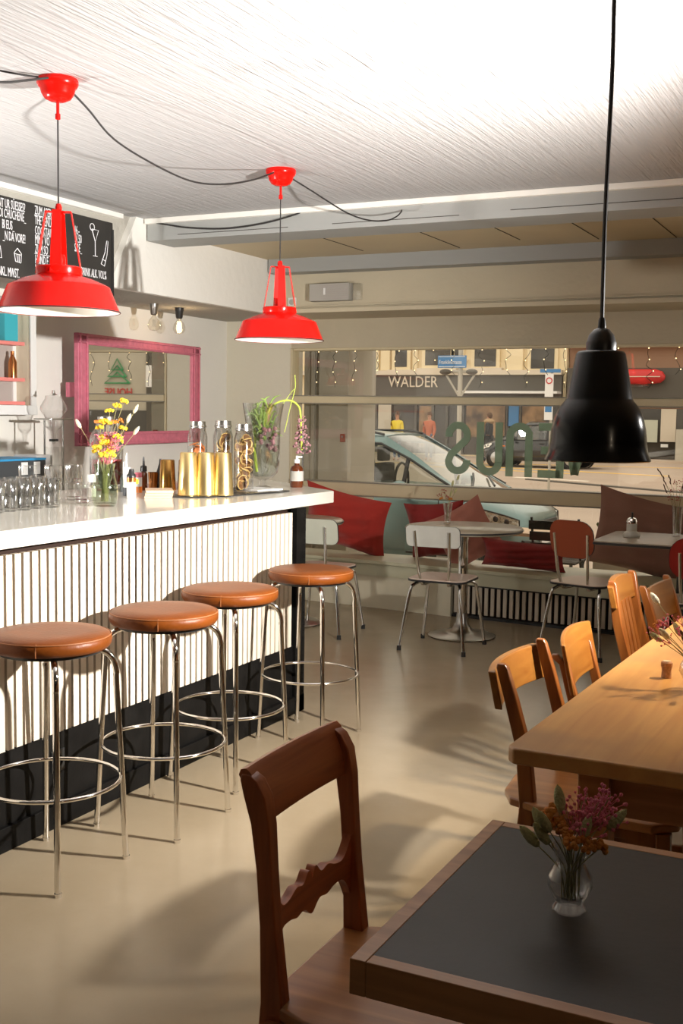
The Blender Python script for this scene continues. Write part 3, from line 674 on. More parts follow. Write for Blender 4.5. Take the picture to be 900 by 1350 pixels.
# ---- fairy lights
o = thing('string_lights', 'strings of tiny warm bulbs hanging outside the upper window pane', 'string lights', (0, 8.62, 0))
rg = random.Random(11)
MB().tube([(-4.6, 0, 2.06), (-2, .01, 2.05), (1.9, 0, 2.06)], .004, 5).build('main_wire', 'wire', o)
x = -4.50; i = 0
while x < 0.2:
    L = rg.choice([.12, .2, .28, .34, .24]); pts = [(x, 0, 2.06)]; n = int(L/.04)
    for k in range(1, n+1): pts.append((x+rg.uniform(-.025, .025), rg.uniform(-.01, .01), 2.06-L*k/n))
    wr = MB().tube(spline(pts, 3), .0022, 4).build('strand', 'wire', o)
    bl = MB()
    for p_ in pts[1::2]:
        bl.ball((p_[0]+.006, -.004, p_[2]), .0046, 6, 4)
    bl.build('bulbs', 'fairy', wr)
    x += rg.uniform(.14, .24); i += 1

# ================================================================ BAR
o = thing('bar_counter', 'bar front of cream vertical slats over a black plinth', 'counter', (-3.0, 3.0, 0))
X0 = .344; q = MB()                      # front plane at x = -2.656
MB().bx(-.40, X0-.055, -2.4, 1.98, 0, 1.03).build('cabinet', 'slat_d', o)
y = -2.38
while y < 1.865:
    q.bx(X0-.022, X0, y, y+.0295, .347, 1.012); y += .0425
q.build('slat_front', 'slat', o)
MB().bx(X0-.054, X0-.012, -2.4, 1.98, 0, .347).build('plinth', 'black', o)
MB().bx(X0-.018, X0+.004, -2.4, 1.995, 0, .085).build('skirting', 'black', o, bevel=.002)
q = MB().bx(X0-.03, X0+.004, 1.895, 1.99, .0, 1.03)
for k in range(30): q.ball((X0+.004, 1.975, .1+k*.031), .004, 6, 4)
q.build('end_post', 'black', o)
MB().bx(-.40, X0-.02, 1.98, 1.995, 0, 1.03).build('end_panel', 'black', o)
a = MB().bx(X0-.012, X0-.006, .10, .17, .20, .28).build('socket', 'blackm', o, bevel=.003)
MB().lathe([(.022, 0), (.022, .004), (.014, .004), (.014, 0)], 16, M=T(X0-.006, .135, .24, 0, PI/2)).build('socket_ring', 'black', a)
wt = MB().prism([(-3.74, .5), (-2.642, .5), (-2.642, 5.275), (-2.66, 5.30), (-2.98, 5.56), (-3.45, 5.95), (-3.74, 5.95)], 1.035, 1.097).build('bar_worktop', 'top', None, bevel=.004)
tag(wt, 'long white stone worktop on the slatted bar', 'worktop')
o = thing('back_counter', 'low back counter against the left wall behind the bar', 'counter', (-4.9, 3.5, 0))
MB().bx(-.30, .30, -3, 3.6, 0, .90).build('cabinet', 'white', o)
MB().bx(-.33, .34, -3, 3.6, .90, .94).build('worktop', 'top', o)
# stools
def make_stool():
    s = thing('bar_stool', '', 'stool', (0, 0, 0), 0, 'round leather bar stools')
    MB().lathe([(0, .732), (.17, .732), (.188, .736), (.196, .748), (.198, .762), (.194, .775), (.180, .784), (.12, .788), (0, .787)], 48).build('seat', 'leather', s, ang=60)
    q = MB().tube([(.194*math.cos(a*PI/30), .194*math.sin(a*PI/30), .776) for a in range(60)], .0022, 6, True)
    q.tube([(.197*math.cos(5.2), .197*math.sin(5.2), .738), (.1985*math.cos(5.2), .1985*math.sin(5.2), .758), (.19*math.cos(5.2), .19*math.sin(5.2), .781)], .0018, 5)
    q.build('seam', 'thread', s)
    MB().lathe([(.15, .722), (.165, .722), (.165, .733), (.15, .733), (.15, .722)], 40).build('seat_frame', 'blackm', s)
    for a in range(4):
        c, d = [(1, 1), (-1, 1), (-1, -1), (1, -1)][a]
        pts = [(c*.172, d*.172, 0), (c*.162, d*.162, .30), (c*.150, d*.150, .60)]+[(c*(.150-.0*t), d*(.150), .64) for t in (1,)]+[(c*.142, d*.142, .685), (c*.122, d*.122, .712), (c*.09, d*.09, .722), (c*.04, d*.04, .724)]
        lg = MB().tube(spline(pts, 5), .0105, 12).build('leg', 'chrome', s)
        MB().lathe([(0, 0), (.012, 0), (.012, .012), (0, .012)], 12, c=(c*.1722, d*.1722, 0)).build('foot_cap', 'chrome', lg)
    MB().tube([(.224*math.cos(a*PI/32), .224*math.sin(a*PI/32), .295) for a in range(64)], .0065, 10, True).build('foot_ring', 'chrome', s)
    return s
st = make_stool()
labs = ['brown leather bar stool nearest the camera, cut by the left frame edge', 'second brown leather bar stool from the left along the bar', 'third brown leather bar stool from the left along the bar', 'brown leather bar stool at the far end of the bar, against the dark end post']
for i, (x, y, r) in enumerate([(-2.435, 2.83, 0), (-2.37, 3.37, .02), (-2.43, 3.92, -.12), (-2.415, 4.60, -.05)]):
    if i == 0: st.location = (x, y, 0); st['label'] = labs[0]
    else: dup(st, (x, y, 0), r, labs[i])

# ================================================================ LAMPS
def red_lamp(label, x, y, drop_z, rot, lab2):
    c = thing('ceiling_canopy', lab2, 'lamp fitting', (x, y, ZC), 0, 'red cable canopies on the ceiling')
    MB().lathe([(0, 0), (.074, 0), (.077, -.006), (.077, -.020), (.071, -.030), (.065, -.036), (.060, -.055), (.048, -.072), (.030, -.080), (0, -.082)], 36, M=T(0, 0, 0)).build('bowl', 'red', c)
    MB().lathe([(0, -.078), (.006, -.08), (.006, -.125), (.010, -.128), (.010, -.146), (0, -.15)], 14).build('cable_grip', 'red', c)
    l = thing('pendant_lamp', label, 'lamp', (x, y, 1.868), rot, 'red enamel pendant lamps over the bar')
    # shade: rim z=0
    MB().lathe([(.228, 0), (.231, .004), (.226, .008), (.190, .096), (.176, .104), (.13, .124), (.09, .135), (.082, .140), (.082, .142)], 56).build('shade', 'red', l, ang=30)
    MB().lathe([(.227, .002), (.186, .093), (.12, .119), (.05, .135), (0, .136)], 56).build('shade_lining', 'white_in', l, ang=60)
    MB().tube([(.229*math.cos(a*PI/28), .229*math.sin(a*PI/28), .003) for a in range(56)], .0026, 6, True).build('rim', 'cord', l)
    MB().lathe([(0, .136), (.084, .138), (.086, .142), (.086, .166), (.080, .170), (0, .172)], 36).build('collar', 'red', l)
    MB().lathe([(0, .17), (.026, .17), (.026, .205), (.020, .215), (0, .216)], 18).build('lamp_holder', 'red', l)
    MB().lathe([(0, .025), (.02, .03), (.03, .06), (.02, .10), (.014, .13)], 16).build('bulb', 'bulbg', l)
    for k in range(4):
        a = k*PI/2+.55; M_ = T(rz=a)
        q = MB(); r0, r1, z0, z1, hw, t_ = .084, .046, .142, .376, .021, .0022
        q.add([(r0, -hw, z0), (r0, hw, z0), (r0+t_, hw, z0), (r0+t_, -hw, z0), (r1, -hw*.8, z1), (r1, hw*.8, z1), (r1+t_, hw*.8, z1), (r1+t_, -hw*.8, z1)],
              [(0, 1, 2, 3), (7, 6, 5, 4), (0, 4, 5, 1), (1, 5, 6, 2), (2, 6, 7, 3), (3, 7, 4, 0)], M_)
        q.add([(r1+t_, -hw*.8, z1-.004), (r1+t_, hw*.8, z1-.004), (r1+t_, hw*.8, z1), (r1+t_, -hw*.8, z1), (0, -hw*.6, z1-.004), (0, hw*.6, z1-.004), (0, hw*.6, z1), (0, -hw*.6, z1)],
              [(0, 1, 2, 3), (7, 6, 5, 4), (0, 4, 5, 1), (1, 5, 6, 2), (2, 6, 7, 3), (3, 7, 4, 0)], M_)
        q.build('strap', 'red', l)
    MB().lathe([(0, .37), (.012, .372), (.013, .392), (.009, .404), (0, .405)], 14).build('cord_grip', 'red', l)
    MB().tube([(0, 0, .40), (0, 0, ZC-.148-1.868)], .0032, 8).build('cord', 'cord', l)
red_lamp('nearer red enamel pendant lamp, in front of the chalkboard', -2.9, 3.437, 0, 0, 'red ceiling canopy at upper left above the nearer lamp')
red_lamp('farther red enamel pendant lamp, right of the pink-framed mirror', -2.9, 5.14, 0, .12, 'smaller-looking red ceiling canopy near the beam above the farther lamp')
def cable(label, pts, r=.0042):
    q = MB().tube(spline(pts, 6), r, 8); tag(q.build('power_cable', 'cord'), label, 'cable')
cable('black cable sagging between the two red ceiling canopies', [(-2.9, 3.515, 2.705), (-2.9, 3.62, 2.66), (-2.9, 3.774, 2.585), (-2.9, 4.032, 2.541), (-2.9, 4.317, 2.522), (-2.9, 4.568, 2.552), (-2.9, 4.841, 2.62), (-2.9, 5.065, 2.70)])
cable('black cable looping from the farther canopy to a hook on the beam', [(-2.88, 5.21, 2.70), (-2.83, 5.35, 2.655), (-2.75, 5.6, 2.58), (-2.70, 5.78, 2.565), (-2.66, 5.93, 2.585), (-2.64, 6.02, 2.62), (-2.645, 6.09, 2.655), (-2.65, 6.115, 2.67)])
cable('black cable hanging across the left end of the ceiling beam', [(-4.36, 6.105, 2.700), (-4.11, 6.108, 2.655), (-3.828, 6.108, 2.634), (-3.556, 6.108, 2.651), (-3.36, 6.105, 2.685), (-3.30, 6.10, 2.70)], .005)
cable('black cable entering at the left frame edge to the nearer canopy', [(-2.88, 3.36, 2.712), (-2.89, 3.25, 2.675), (-2.9, 3.133, 2.64), (-2.9, 2.9, 2.60), (-2.9, 2.5, 2.62)])
cable('thin cable lying flat on the ceiling left of the nearer canopy', [(-2.93, 3.37, 2.722), (-3.0, 3.26, 2.722), (-3.1, 3.0, 2.722), (-3.25, 2.7, 2.722)], .0035)
# black pendant in the right foreground
l = thing('pendant_lamp', 'large black enamel pendant lamp hanging at right in front of the window', 'lamp', (-.662, 2.75, 1.394))
MB().lathe([(.124, 0), (.127, .002), (.126, .006), (.119, .022), (.116, .045), (.113, .075), (.106, .105), (.096, .128), (.082, .145), (.079, .151), (.059, .258), (.054, .264), (.036, .267)], 56).build('shade', 'lampblack', l, ang=45)
MB().lathe([(.1235, .002), (.112, .05), (.10, .10), (.078, .14), (.05, .22), (0, .225)], 48).build('shade_lining', 'white_in', l)
MB().lathe([(0, .262), (.036, .264), (.036, .285), (.034, .289), (.030, .303), (.019, .316), (.010, .320), (.0085, .338), (.006, .345), (0, .346)], 32).build('cap', 'blackm', l)
MB().lathe([(0, .06), (.018, .065), (.026, .10), (.015, .15), (.012, .2)], 16).build('bulb', 'bulbg', l)
MB().tube(spline([(0, 0, .34), (-.001, 0, .6), (.004, 0, .9), (.003, 0, 1.1), (.006, 0, ZC-1.394)], 5), .0052, 8).build('cord', 'cord', l)
# small globe bulbs under the soffit
def bulb(label, x, y, lit):
    o = thing('ceiling_bulb', label, 'light bulb', (x, y, 2.27), 0, 'bare bulbs under the soffit')
    MB().lathe([(0, 0), (.034, 0), (.034, -.02), (.03, -.03), (.026, -.07), (.02, -.082), (0, -.082)], 20).build('socket', 'blackm' if lit else 'steel', o)
    b = MB().lathe([(.014, -.08), (.018, -.095), (.036, -.118), (.046, -.145), (.044, -.168), (.03, -.188), (0, -.195)], 24).build('bulb', 'bulbg', o)
    q = MB()
    for k in range(6):
        a = k*PI/3; q.tube([(.008*math.cos(a), .008*math.sin(a), -.11), (.012*math.cos(a), .012*math.sin(a), -.165)], .0016 if lit else .0006, 5)
    q.build('filament', 'filament' if lit else 'steel', b)
bulb('lit round bulb in a black socket under the soffit above the mirror', -4.9, 7.16, True)
bulb('unlit clear bulb under the soffit, left of the lit one', -4.9, 6.84, False)
point('bulb_glow', (-4.9, 7.16, 2.13), 1.2, (1, .75, .45), .03)

# ================================================================ LEFT WALL
RB = Matrix(((0, 0, 1), (1, 0, 0), (0, 1, 0))).to_4x4()     # text plane facing +X, reading along +Y
o = thing('chalkboard', 'black chalkboard menu with white lettering hanging at upper left', 'chalkboard', (-4.30, 4.7, 2.40))
MB().bx(-.015, .0, -.9, .885, -.21, .215).build('board', 'chalk', o, bevel=.003)
MB().bx(-.02, .004, .872, .89, -.215, .175).build('edge_strip', 'blackm', o)
MB().bx(-.14, -.01, -.9, -.87, .1, .13).bx(-.14, -.01, .80, .83, .1, .13).build('bracket', 'blackm', o)
def bt(body, y, z, s=.068, sx=.42): 
    return text('chalk_lettering', body, s, 'chalkw', o, Matrix.Translation((.0015, y, z-.006)) @ RB, .0006, sx, 'RIGHT' if y < .14 else 'LEFT')
for body, y, z in (('ENT UR SÜESSES?', .125, .16), ('WEDI CHUCHENE_', .13, .109), ('BI EUS_', .04, .052), ('_N DA VORE!', .125, -.006), ('INKL. MWST.', .075, -.194),
                   ('ZUM APERO', .20, .164), ('THE VENUS', .20, .111), ('COCKTAIL', .20, .056), ('MINT VO', .20, .008), ('ZUM SO', .20, -.043), ('HUND E', .20, -.10), ('MIS ES', .20, -.152),
                   ('16.-', .53, .107), ('11.50', .53, .06), ('SIRE_', .53, .008), ('DRINK ALK. VOL%', .585, -.120)):
    bt(body, y, z)
q = MB()
def cline(*p, r=.0022, dz=0): q.tube([(.003, a, b+dz) for a, b in p], r, 4)
cline((.195, .152), (.40, .152)); cline((.195, -.054), (.36, -.054))
cline((.685, .10), (.715, .03), (.745, .10), (.685, .10), dz=.05); cline((.715, .03), (.715, -.05), dz=.05); cline((.695, -.052), (.735, -.052), dz=.05)
q.tube([(.003, .688+.02*math.cos(a*PI/6), .162+.02*math.sin(a*PI/6)) for a in range(12)], .0022, 4, True)
cline((.77, -.09), (.80, -.10), (.825, -.03), (.835, .05), (.823, .052), (.805, -.02), (.77, -.09), dz=.05); cline((.78, -.06), (.812, -.07), dz=.05)
cline((.06, -.045), (.09, -.07), (.085, -.12), (.045, -.115), (.035, -.07), (.06, -.045)); cline((.035, -.075), (.09, -.078)); cline((.055, -.075), (.06, -.115)); cline((.072, -.075), (.072, -.118))
cline((-.10, -.03), (-.07, -.05), (-.06, -.11), (-.11, -.11), (-.10, -.03))
tag(q.build('chalk_drawing', 'chalkw', o), kind='stuff')
# shelf cabinet at the left edge
o = thing('wall_shelf', 'open wall cabinet with pink shelves at the left frame edge', 'shelf', (-5.24, 5.05, 1.46))
MB().bx(0, .012, -.8, .70, 0, .76).build('back_panel', 'shelfgrey', o)
MB().bx(0, .14, .71, .745, .05, .80).build('side_panel', 'cream', o)
MB().bx(.14, .15, .705, .755, .05, .80).build('side_edge', 'white', o)
MB().bx(0, .16, -.8, .755, 0, .062).build('bottom_board', 'white', o, bevel=.003)
MB().bx(0, .02, .68, .71, .055, .78).build('corner_post', 'white', o)
for z in (.064, .215, .446): MB().bx(.012, .12, -.8, .68, z, z+.022).build('shelf_board', 'pinkshelf', o)
o = MB().bx(-5.2, -5.13, 5.56, 5.68, 1.93, 2.10).build('package', 'cyan'); tag(o, 'turquoise package on the upper pink shelf', 'package')
o = MB().lathe([(0, 0), (.028, 0), (.028, .10), (.012, .14), (.012, .17), (0, .17)], 16).build('bottle', 'copper', None, (-5.16, 5.66, 1.6975)); tag(o, 'dark red bottle on the middle pink shelf', 'bottle')
# mirror
th = math.radians(-4.4)
o = thing('wall_mirror', 'wide mirror in a raspberry pink frame on the left wall', 'mirror', (-5.115, 7.0, 1.635), -th)
HY, HZ, fw = .845, .385, .095
for nm, a in (('frame_top', (-HY, HY, HZ-fw*.78, HZ)), ('frame_bottom', (-HY, HY, -HZ, -HZ+fw)), ('frame_side', (-HY, -HY+fw*1.25, -HZ, HZ)), ('frame_side', (HY-fw*1.25, HY, -HZ, HZ))):
    q = MB().bx(-.02, .018, *a); y0, y1, z0, z1 = a
    if 'side' in nm: q.bx(.018, .028, y0+.012, y0+.03, z0, z1).bx(.018, .028, y1-.03, y1-.012, z0, z1)
    else: q.bx(.018, .028, y0, y1, z1-.02, z1-.008).bx(.018, .028, y0, y1, z0+.008, z0+.02)
    q.build(nm, 'pinkframe', o, bevel=.004)
MB().bx(-.02, .004, -HY+fw, HY-fw, -HZ+fw*.9, HZ-fw*.7).build('mirror_glass', 'mirror', o)
MB().bx(-.115, -.02, -HY+.04, -HY+.10, -.05, .05).build('wall_bracket', 'pinkframe', o)

# ================================================================ BENCH UNDER THE WINDOW
def fy(x): return 7.955-.085*(x+4.2)
o = thing('window_bench', 'long sage green bench running under the window', 'bench', (0, 0, 0))
XL, XR = -4.68, 2.1
MB().prism([(XL, fy(XL)), (XR, fy(XR)), (XR, 8.37), (XL, 8.37)], .345, .372).build('seat_board', 'mint', o, bevel=.003)
MB().prism([(XL, fy(XL)+.02), (XR, fy(XR)+.02), (XR, fy(XR)+.045), (XL, fy(XL)+.045)], .252, .345).build('apron', 'mint', o)
MB().prism([(XL, fy(XL)+.03), (-2.96, fy(-2.96)+.03), (-2.96, 8.3), (XL, 8.3)], 0, .252).build('front_panel', 'cream', o)
MB().prism([(-2.95, fy(-2.95)+.10), (XR, fy(XR)+.10), (XR, 8.3), (-2.95, 8.3)], 0, .252).build('recess_back', 'slat_d', o)
q = MB(); x = -2.94
while x < 1.9:
    q.box((x+.014, fy(x)+.06, .14), (.026, .016, .215)); x += .049
q.build('radiator_slats', 'slat', o)
q = MB()
for z0, z1 in ((.238, .252), (.0, .022)): q.prism([(-2.95, fy(-2.95)+.045), (XR, fy(XR)+.045), (XR, fy(XR)+.075), (-2.95, fy(-2.95)+.075)], z0, z1)
q.build('radiator_bar', 'blackm', o)
# cushions
def cushion(label, W, Hh, D, m, loc, rot, seed=0, pinch=.10):
    rg = random.Random(seed); N = 18; front = []; q = MB(); ph = [rg.uniform(0, 6) for _ in range(6)]
    def P(u, v, sgn):
        k = max(0, (1-abs(u)**2.6)*(1-abs(v)**2.6))**.5
        x = u*W/2*(1-pinch*(1-v*v)*abs(u)); z = v*Hh/2*(1-pinch*(1-u*u)*abs(v))
        wr = .010*math.sin(9*u+ph[0]+3*v)+.008*math.sin(13*v+ph[1]-4*u)+.006*math.sin(21*(u+v)+ph[2])
        return (x, sgn*(k*D/2+wr*k), z)
    for sgn in (1, -1):
        vs = [P(-1+2*i/N, -1+2*j/N, sgn) for j in range(N+1) for i in range(N+1)]
        fs = [(j*(N+1)+i, j*(N+1)+i+1, (j+1)*(N+1)+i+1, (j+1)*(N+1)+i) for j in range(N) for i in range(N)]
        if sgn > 0: fs = [tuple(reversed(f)) for f in fs]
        q.add(vs, fs)
    c = q.build('cushion', m, None, loc, ang=80); c.rotation_euler = rot
    return tag(c, label, 'cushion', 'cushions on the window bench')
cushion('large red cushion leaning at the left end of the window bench', .76, .50, .20, 'redf', (-3.98, 8.17, .645), (.22, .20, .02), 1)
cushion('dark red cushion behind the grey-backed chair', .50, .46, .16, 'dredf', (-3.22, 8.25, .605), (.22, -.10, 0), 2)
cushion('rose pink cushion tilted on its corner behind the round table', .48, .46, .14, 'pinkf', (-2.93, 8.10, .60), (.20, -.50, 0), 3)
cushion('long low red cushion lying on the bench right of the round table', .66, .21, .16, 'dredf', (-2.46, 8.05, .478), (.1, .03, -.04), 4)
cushion('big mauve brown cushion behind the sugar pourer table', .78, .60, .16, 'brownf', (-1.60, 8.18, .655), (.20, .20, 0), 5)
cushion('mauve cushion at the right frame edge behind the red chairs', .6, .5, .16, 'brownf', (-.85, 8.12, .635), (.2, -.1, 0), 6)
# ================================================================ CAFE TABLES
def round_table(label, x, y, r):
    t = thing('cafe_table', label, 'table', (x, y, 0))
    MB().lathe([(0, .72), (r-.005, .72), (r, .724), (r, .744), (r-.006, .75), (0, .75)], 56).build('table_top', 'tabtop', t, ang=50)
    MB().tube([(r*math.cos(a*PI/28), r*math.sin(a*PI/28), .735) for a in range(56)], .006, 6, True).build('edge_band', 'blackm', t)
    MB().lathe([(.16, .705), (.16, .72), (0, .72)], 24).lathe([(0, .05), (.034, .05), (.034, .71), (0, .71)], 24).build('column', 'chrome', t)
    MB().lathe([(0, 0), (.225, 0), (.23, .008), (.21, .016), (.12, .026), (.07, .045), (.045, .09), (.036, .16), (0, .16)], 40).build('base', 'steel', t, ang=60)
round_table('round taupe table with a chrome column in the middle by the window', -2.625, 7.22, .395)
round_table('round taupe table half hidden behind the far end of the bar', -3.87, 7.05, .375)
t = thing('cafe_table', 'rectangular taupe table with a black column at the right frame edge', 'table', (-1.25, 7.2, 0))
MB().prism(rrect(.84, .70, .05, 4, .0, 0), .725, .75).build('table_top', 'tabtop', t, bevel=.003)
MB().prism(rrect(.85, .71, .055, 4, .0, 0), .727, .742).build('edge_band', 'blackm', t)
MB().box((.08, -.02, .37), (.07, .07, .71)).build('column', 'blackm', t, bevel=.006)
MB().box((.08, -.02, .012), (.42, .42, .024)).build('base', 'blackm', t, bevel=.006)
# laminate chairs with tube frames
def formica_chair(label, loc, rz, mb, ms, bw=.36, bh=.125, bz=.735, rounded=.03):
    c = thing('kitchen_chair', label, 'chair', loc, rz)     # faces +Y
    for s_ in (-1, 1):
        # rear leg, front leg and back upright
        MB().tube(spline([(s_*.215, -.21, .012), (s_*.17, -.165, .36), (s_*.155, -.13, .415), (s_*.12, -.06, .432), (s_*.10, .02, .432)], 5), .0105, 10).build('leg', 'chrome', c)
        MB().tube(spline([(s_*.215, .22, .012), (s_*.17, .18, .36), (s_*.155, .15, .415), (s_*.12, .08, .432), (s_*.10, .0, .432)], 5), .0105, 10).build('leg', 'chrome', c)
        MB().tube(spline([(s_*.08, .10, .43), (s_*.085, -.12, .425), (s_*.092, -.165, .45), (s_*.105, -.20, .56), (s_*.115, -.235, bz+.035)], 5), .010, 10).build('back_upright', 'chrome', c)
        for yy in (-.212, .222): MB().lathe([(0, 0), (.015, 0), (.014, .03), (0, .03)], 10, c=(s_*.216, yy, 0)).build('foot_cap', 'blackm', c)
    seat = rrect(.38, .37, .07, 5, 0, .0)
    MB().prism(seat, .445, .462).build('seat', ms, c, bevel=.004)
    MB().prism(rrect(.386, .376, .07, 5), .4435, .456).build('seat_edge', 'blackm', c)
    q = MB(); pr = rrect(bw, bh, rounded, 5); 
    def bend(x, z, o_): return (x, -.222-.02*(1-(2*x/bw)**2)+o_-.18*(z), bz+z)
    for nm, off, th_, sc in (('backrest', 0, .012, 1), ('backrest_edge', .002, .008, 1.014)):
        q = MB().loft([[bend(x*sc, z*sc, off) for x, z in pr], [bend(x*sc, z*sc, off+th_) for x, z in pr]])
        q.build(nm, mb if nm == 'backrest' else 'blackm', c, ang=50)
    return c
formica_chair('kitchen chair with a pale grey backrest in front of the round table', (-2.605, 6.80, 0), .03, 'formica2', 'pinkseat', .355, .135, .74)
formica_chair('kitchen chair with a pale green backrest behind the bar end', (-3.52, 6.88, 0), .06, 'formica', 'pinkseat', .40, .17, .715, .045)
formica_chair('kitchen chair with a rounded rust red backrest left of the sugar pourer', (-1.75, 7.12, 0), -.25, 'rust', 'pinkseat', .30, .235, .745, .085)
formica_chair('crimson-backed kitchen chair cut by the right frame edge', (-1.0, 6.72, 0), .15, 'crim', 'pinkseat', .34, .24, .72, .10)
# ================================================================ OAK TABLE AND WOODEN CHAIRS
t = thing('dining_table', 'long worn oak table running away at the right', 'table', (0, 0, 0))
pl = [(-.762, 2.42), (-.745, 2.40), (.45, 2.40), (.45, 5.6), (-.67, 5.6)]
MB().prism(pl, .722, .76).build('table_top', 'oak', t, bevel=.006)
MB().bx(-.60, .35, 2.58, 2.61, .58, .722).bx(-.62, -.59, 2.6, 5.4, .60, .722).build('apron', 'edge', t)
for x, y in ((-.60, 2.60), (.36, 2.60), (-.58, 5.4), (.36, 5.4)): MB().box((x, y, .36), (.075, .075, .722)).build('leg', 'seatw', t, bevel=.005)
def wood_chair(label, loc, rz, style, W=.40):
    """faces +X; back at x=0, origin under the backrest"""
    c = thing('dining_chair', label, 'chair', loc, rz)
    hy = W/2
    top = {'ladder': .83, 'plywood': .77, 'slats': .90, 'panel': .825}[style]
    for s_ in (-1, 1):
        y = s_*(hy-.018); w2 = .016; rings = []
        d = .019 if style != 'plywood' else .016
        for x, z, k in ((-.045, 0, .9), (.0, .25, 1.05), (.022, .44, 1.15), (.005, .60, 1.05), (-.035, .74, .95), (-.06, top-.012, .85), (-.064, top, .6)):
            rings.append([(x-d*k, y-w2*k, z), (x+d*k, y-w2*k, z), (x+d*k, y+w2*k, z), (x-d*k, y+w2*k, z)])
        MB().loft(rings).build('back_post', 'beech', c, bevel=.005, ang=50)
        MB().loft([[(x-.016*k, s_*(hy+.005)-.016*k, z), (x+.016*k, s_*(hy+.005)-.016*k, z), (x+.016*k, s_*(hy+.005)+.016*k, z), (x-.016*k, s_*(hy+.005)+.016*k, z)] for x, z, k in ((.40, 0, .8), (.385, .44, 1.15))]).build('front_leg', 'beech', c, bevel=.004)
        MB().bx(.0, .39, s_*(hy-.01)-.009, s_*(hy-.01)+.009, .405, .44).bx(-.02, .385, s_*(hy-.012)-.008, s_*(hy-.012)+.008, .20, .22).build('side_rail', 'beech', c)
    seat = [(-.03, -hy+.015), (.05, -hy-.015), (.36, -hy-.03), (.42, -hy+.02), (.43, 0), (.42, hy-.02), (.36, hy+.03), (.05, hy+.015), (-.03, hy-.015), (-.065, hy*.6), (-.075, 0), (-.065, -hy*.6)]
    MB().prism(seat, .438, .462).build('seat', 'seatw', c, bevel=.006)
    def curved(z0, z1, yh, bow, th_, xoff=0, nm='backrest', m_='beech_y', tilt=-.22, crown=0, M=14):
        rings = []
        for i in range(M+1):
            u = -1+2*i/M; y = u*yh; xb = xoff-bow*(1-u*u)
            zt = z1-crown*u*u; za = z0
            f = lambda z: -.035+tilt*(z-.74)
            rings.append([(xb+f(za), y, za), (xb+f(za)+th_, y, za), (xb+f(zt)+th_, y, zt), (xb+f(zt), y, zt)])
        return MB().loft(rings).build(nm, m_, c, bevel=.004, ang=50)
    if style == 'ladder': curved(.705, .808, hy+.004, .034, .022, -.046)
    if style == 'plywood':
        curved(.648, .815, hy+.012, .028, .014, .006, crown=.012)
    if style == 'slats':
        curved(.80, .90, hy+.012, .018, .024, -.008, crown=.02); curved(.50, .55, hy-.02, .0, .02, 0, 'lower_rail')
        for k in (-.085, -.03, .03, .085):
            MB().loft([[(.0, k-.019, .54), (.014, k-.019, .54), (.014, k+.019, .54), (.0, k+.019, .54)], [(-.062, k-.019, .81), (-.048, k-.019, .81), (-.048, k+.019, .81), (-.062, k+.019, .81)]]).build('back_slat', 'beech', c)
    if style == 'panel': curved(.665, .812, hy-.03, .012, .014, .0)
    curved(.40, .44, hy-.02, 0, .02, .05, 'rear_rail', tilt=0)
    return c
wood_chair('honey wooden chair nearest the camera at the oak table, with a curved top panel', (-.885, 3.12, 0), .02, 'ladder', .43)
wood_chair('second wooden chair along the oak table, with a bent plywood backrest', (-.88, 3.605, 0), .08, 'plywood', .44)
wood_chair('third wooden chair along the oak table, tall with vertical back slats', (-.87, 4.33, 0), .0, 'slats', .37)
wood_chair('farthest wooden chair along the oak table, with a flat orange panel back', (-.835, 4.80, 0), -.06, 'panel', .42)
# ================================================================ FOREGROUND TABLE AND CHAIR
t = thing('bistro_table', 'black-topped table with a wooden edge in the right foreground', 'table', (0, 0, 0))
MB().bx(-.622, .275, 1.385, 1.947, .742, .7505).build('table_top', 'slate', t)
q = MB().bx(-.647, -.622, 1.36, 1.972, .700, .7515).bx(.275, .30, 1.36, 1.972, .700, .7515).bx(-.622, .275, 1.36, 1.385, .700, .7515).bx(-.622, .275, 1.947, 1.972, .700, .7515)
q.build('edge_frame', 'edge', t, bevel=.002)
MB().bx(-.622, .275, 1.385, 1.947, .72, .742).build('under_board', 'edge', t)
MB().lathe([(.03, .04), (.03, .72)], 20, c=(-.17, 1.66, 0)).build('column', 'blackm', t)
MB().box((-.17, 1.66, .02), (.45, .45, .04)).build('base', 'blackm', t, bevel=.01)
c = thing('side_chair', 'dark mahogany chair with a scalloped back rail in the left foreground', 'chair', (-.948, 1.848, 0))
for s_ in (-1, 1):
    rings = []
    for x, z, a, b in ((-.08, 0, .014, .018), (-.03, .22, .015, .020), (.0, .38, .017, .024), (.004, .46, .016, .022), (-.006, .60, .014, .016), (-.014, .70, .014, .016), (-.022, .78, .015, .019), (-.034, .830, .016, .022), (-.046, .858, .016, .017), (-.052, .868, .014, .008)):
        y = s_*.166
        rings.append([(x-b, y-a, z), (x+b, y-a, z), (x+b, y+a, z), (x-b, y+a, z)])
    MB().loft(rings).build('back_post', 'mahog', c, bevel=.003, ang=55)
    MB().loft([[(x-.017*k, s_*.215-.017*k, z), (x+.017*k, s_*.215-.017*k, z), (x+.017*k, s_*.215+.017*k, z), (x-.017*k, s_*.215+.017*k, z)] for x, z, k in ((.44, 0, .75), (.40, .20, .85), (.395, .42, 1.15))]).build('front_leg', 'mahog', c, bevel=.003)
    MB().bx(.0, .39, s_*.195-.011, s_*.195+.011, .385, .435).build('side_rail', 'mahog', c)
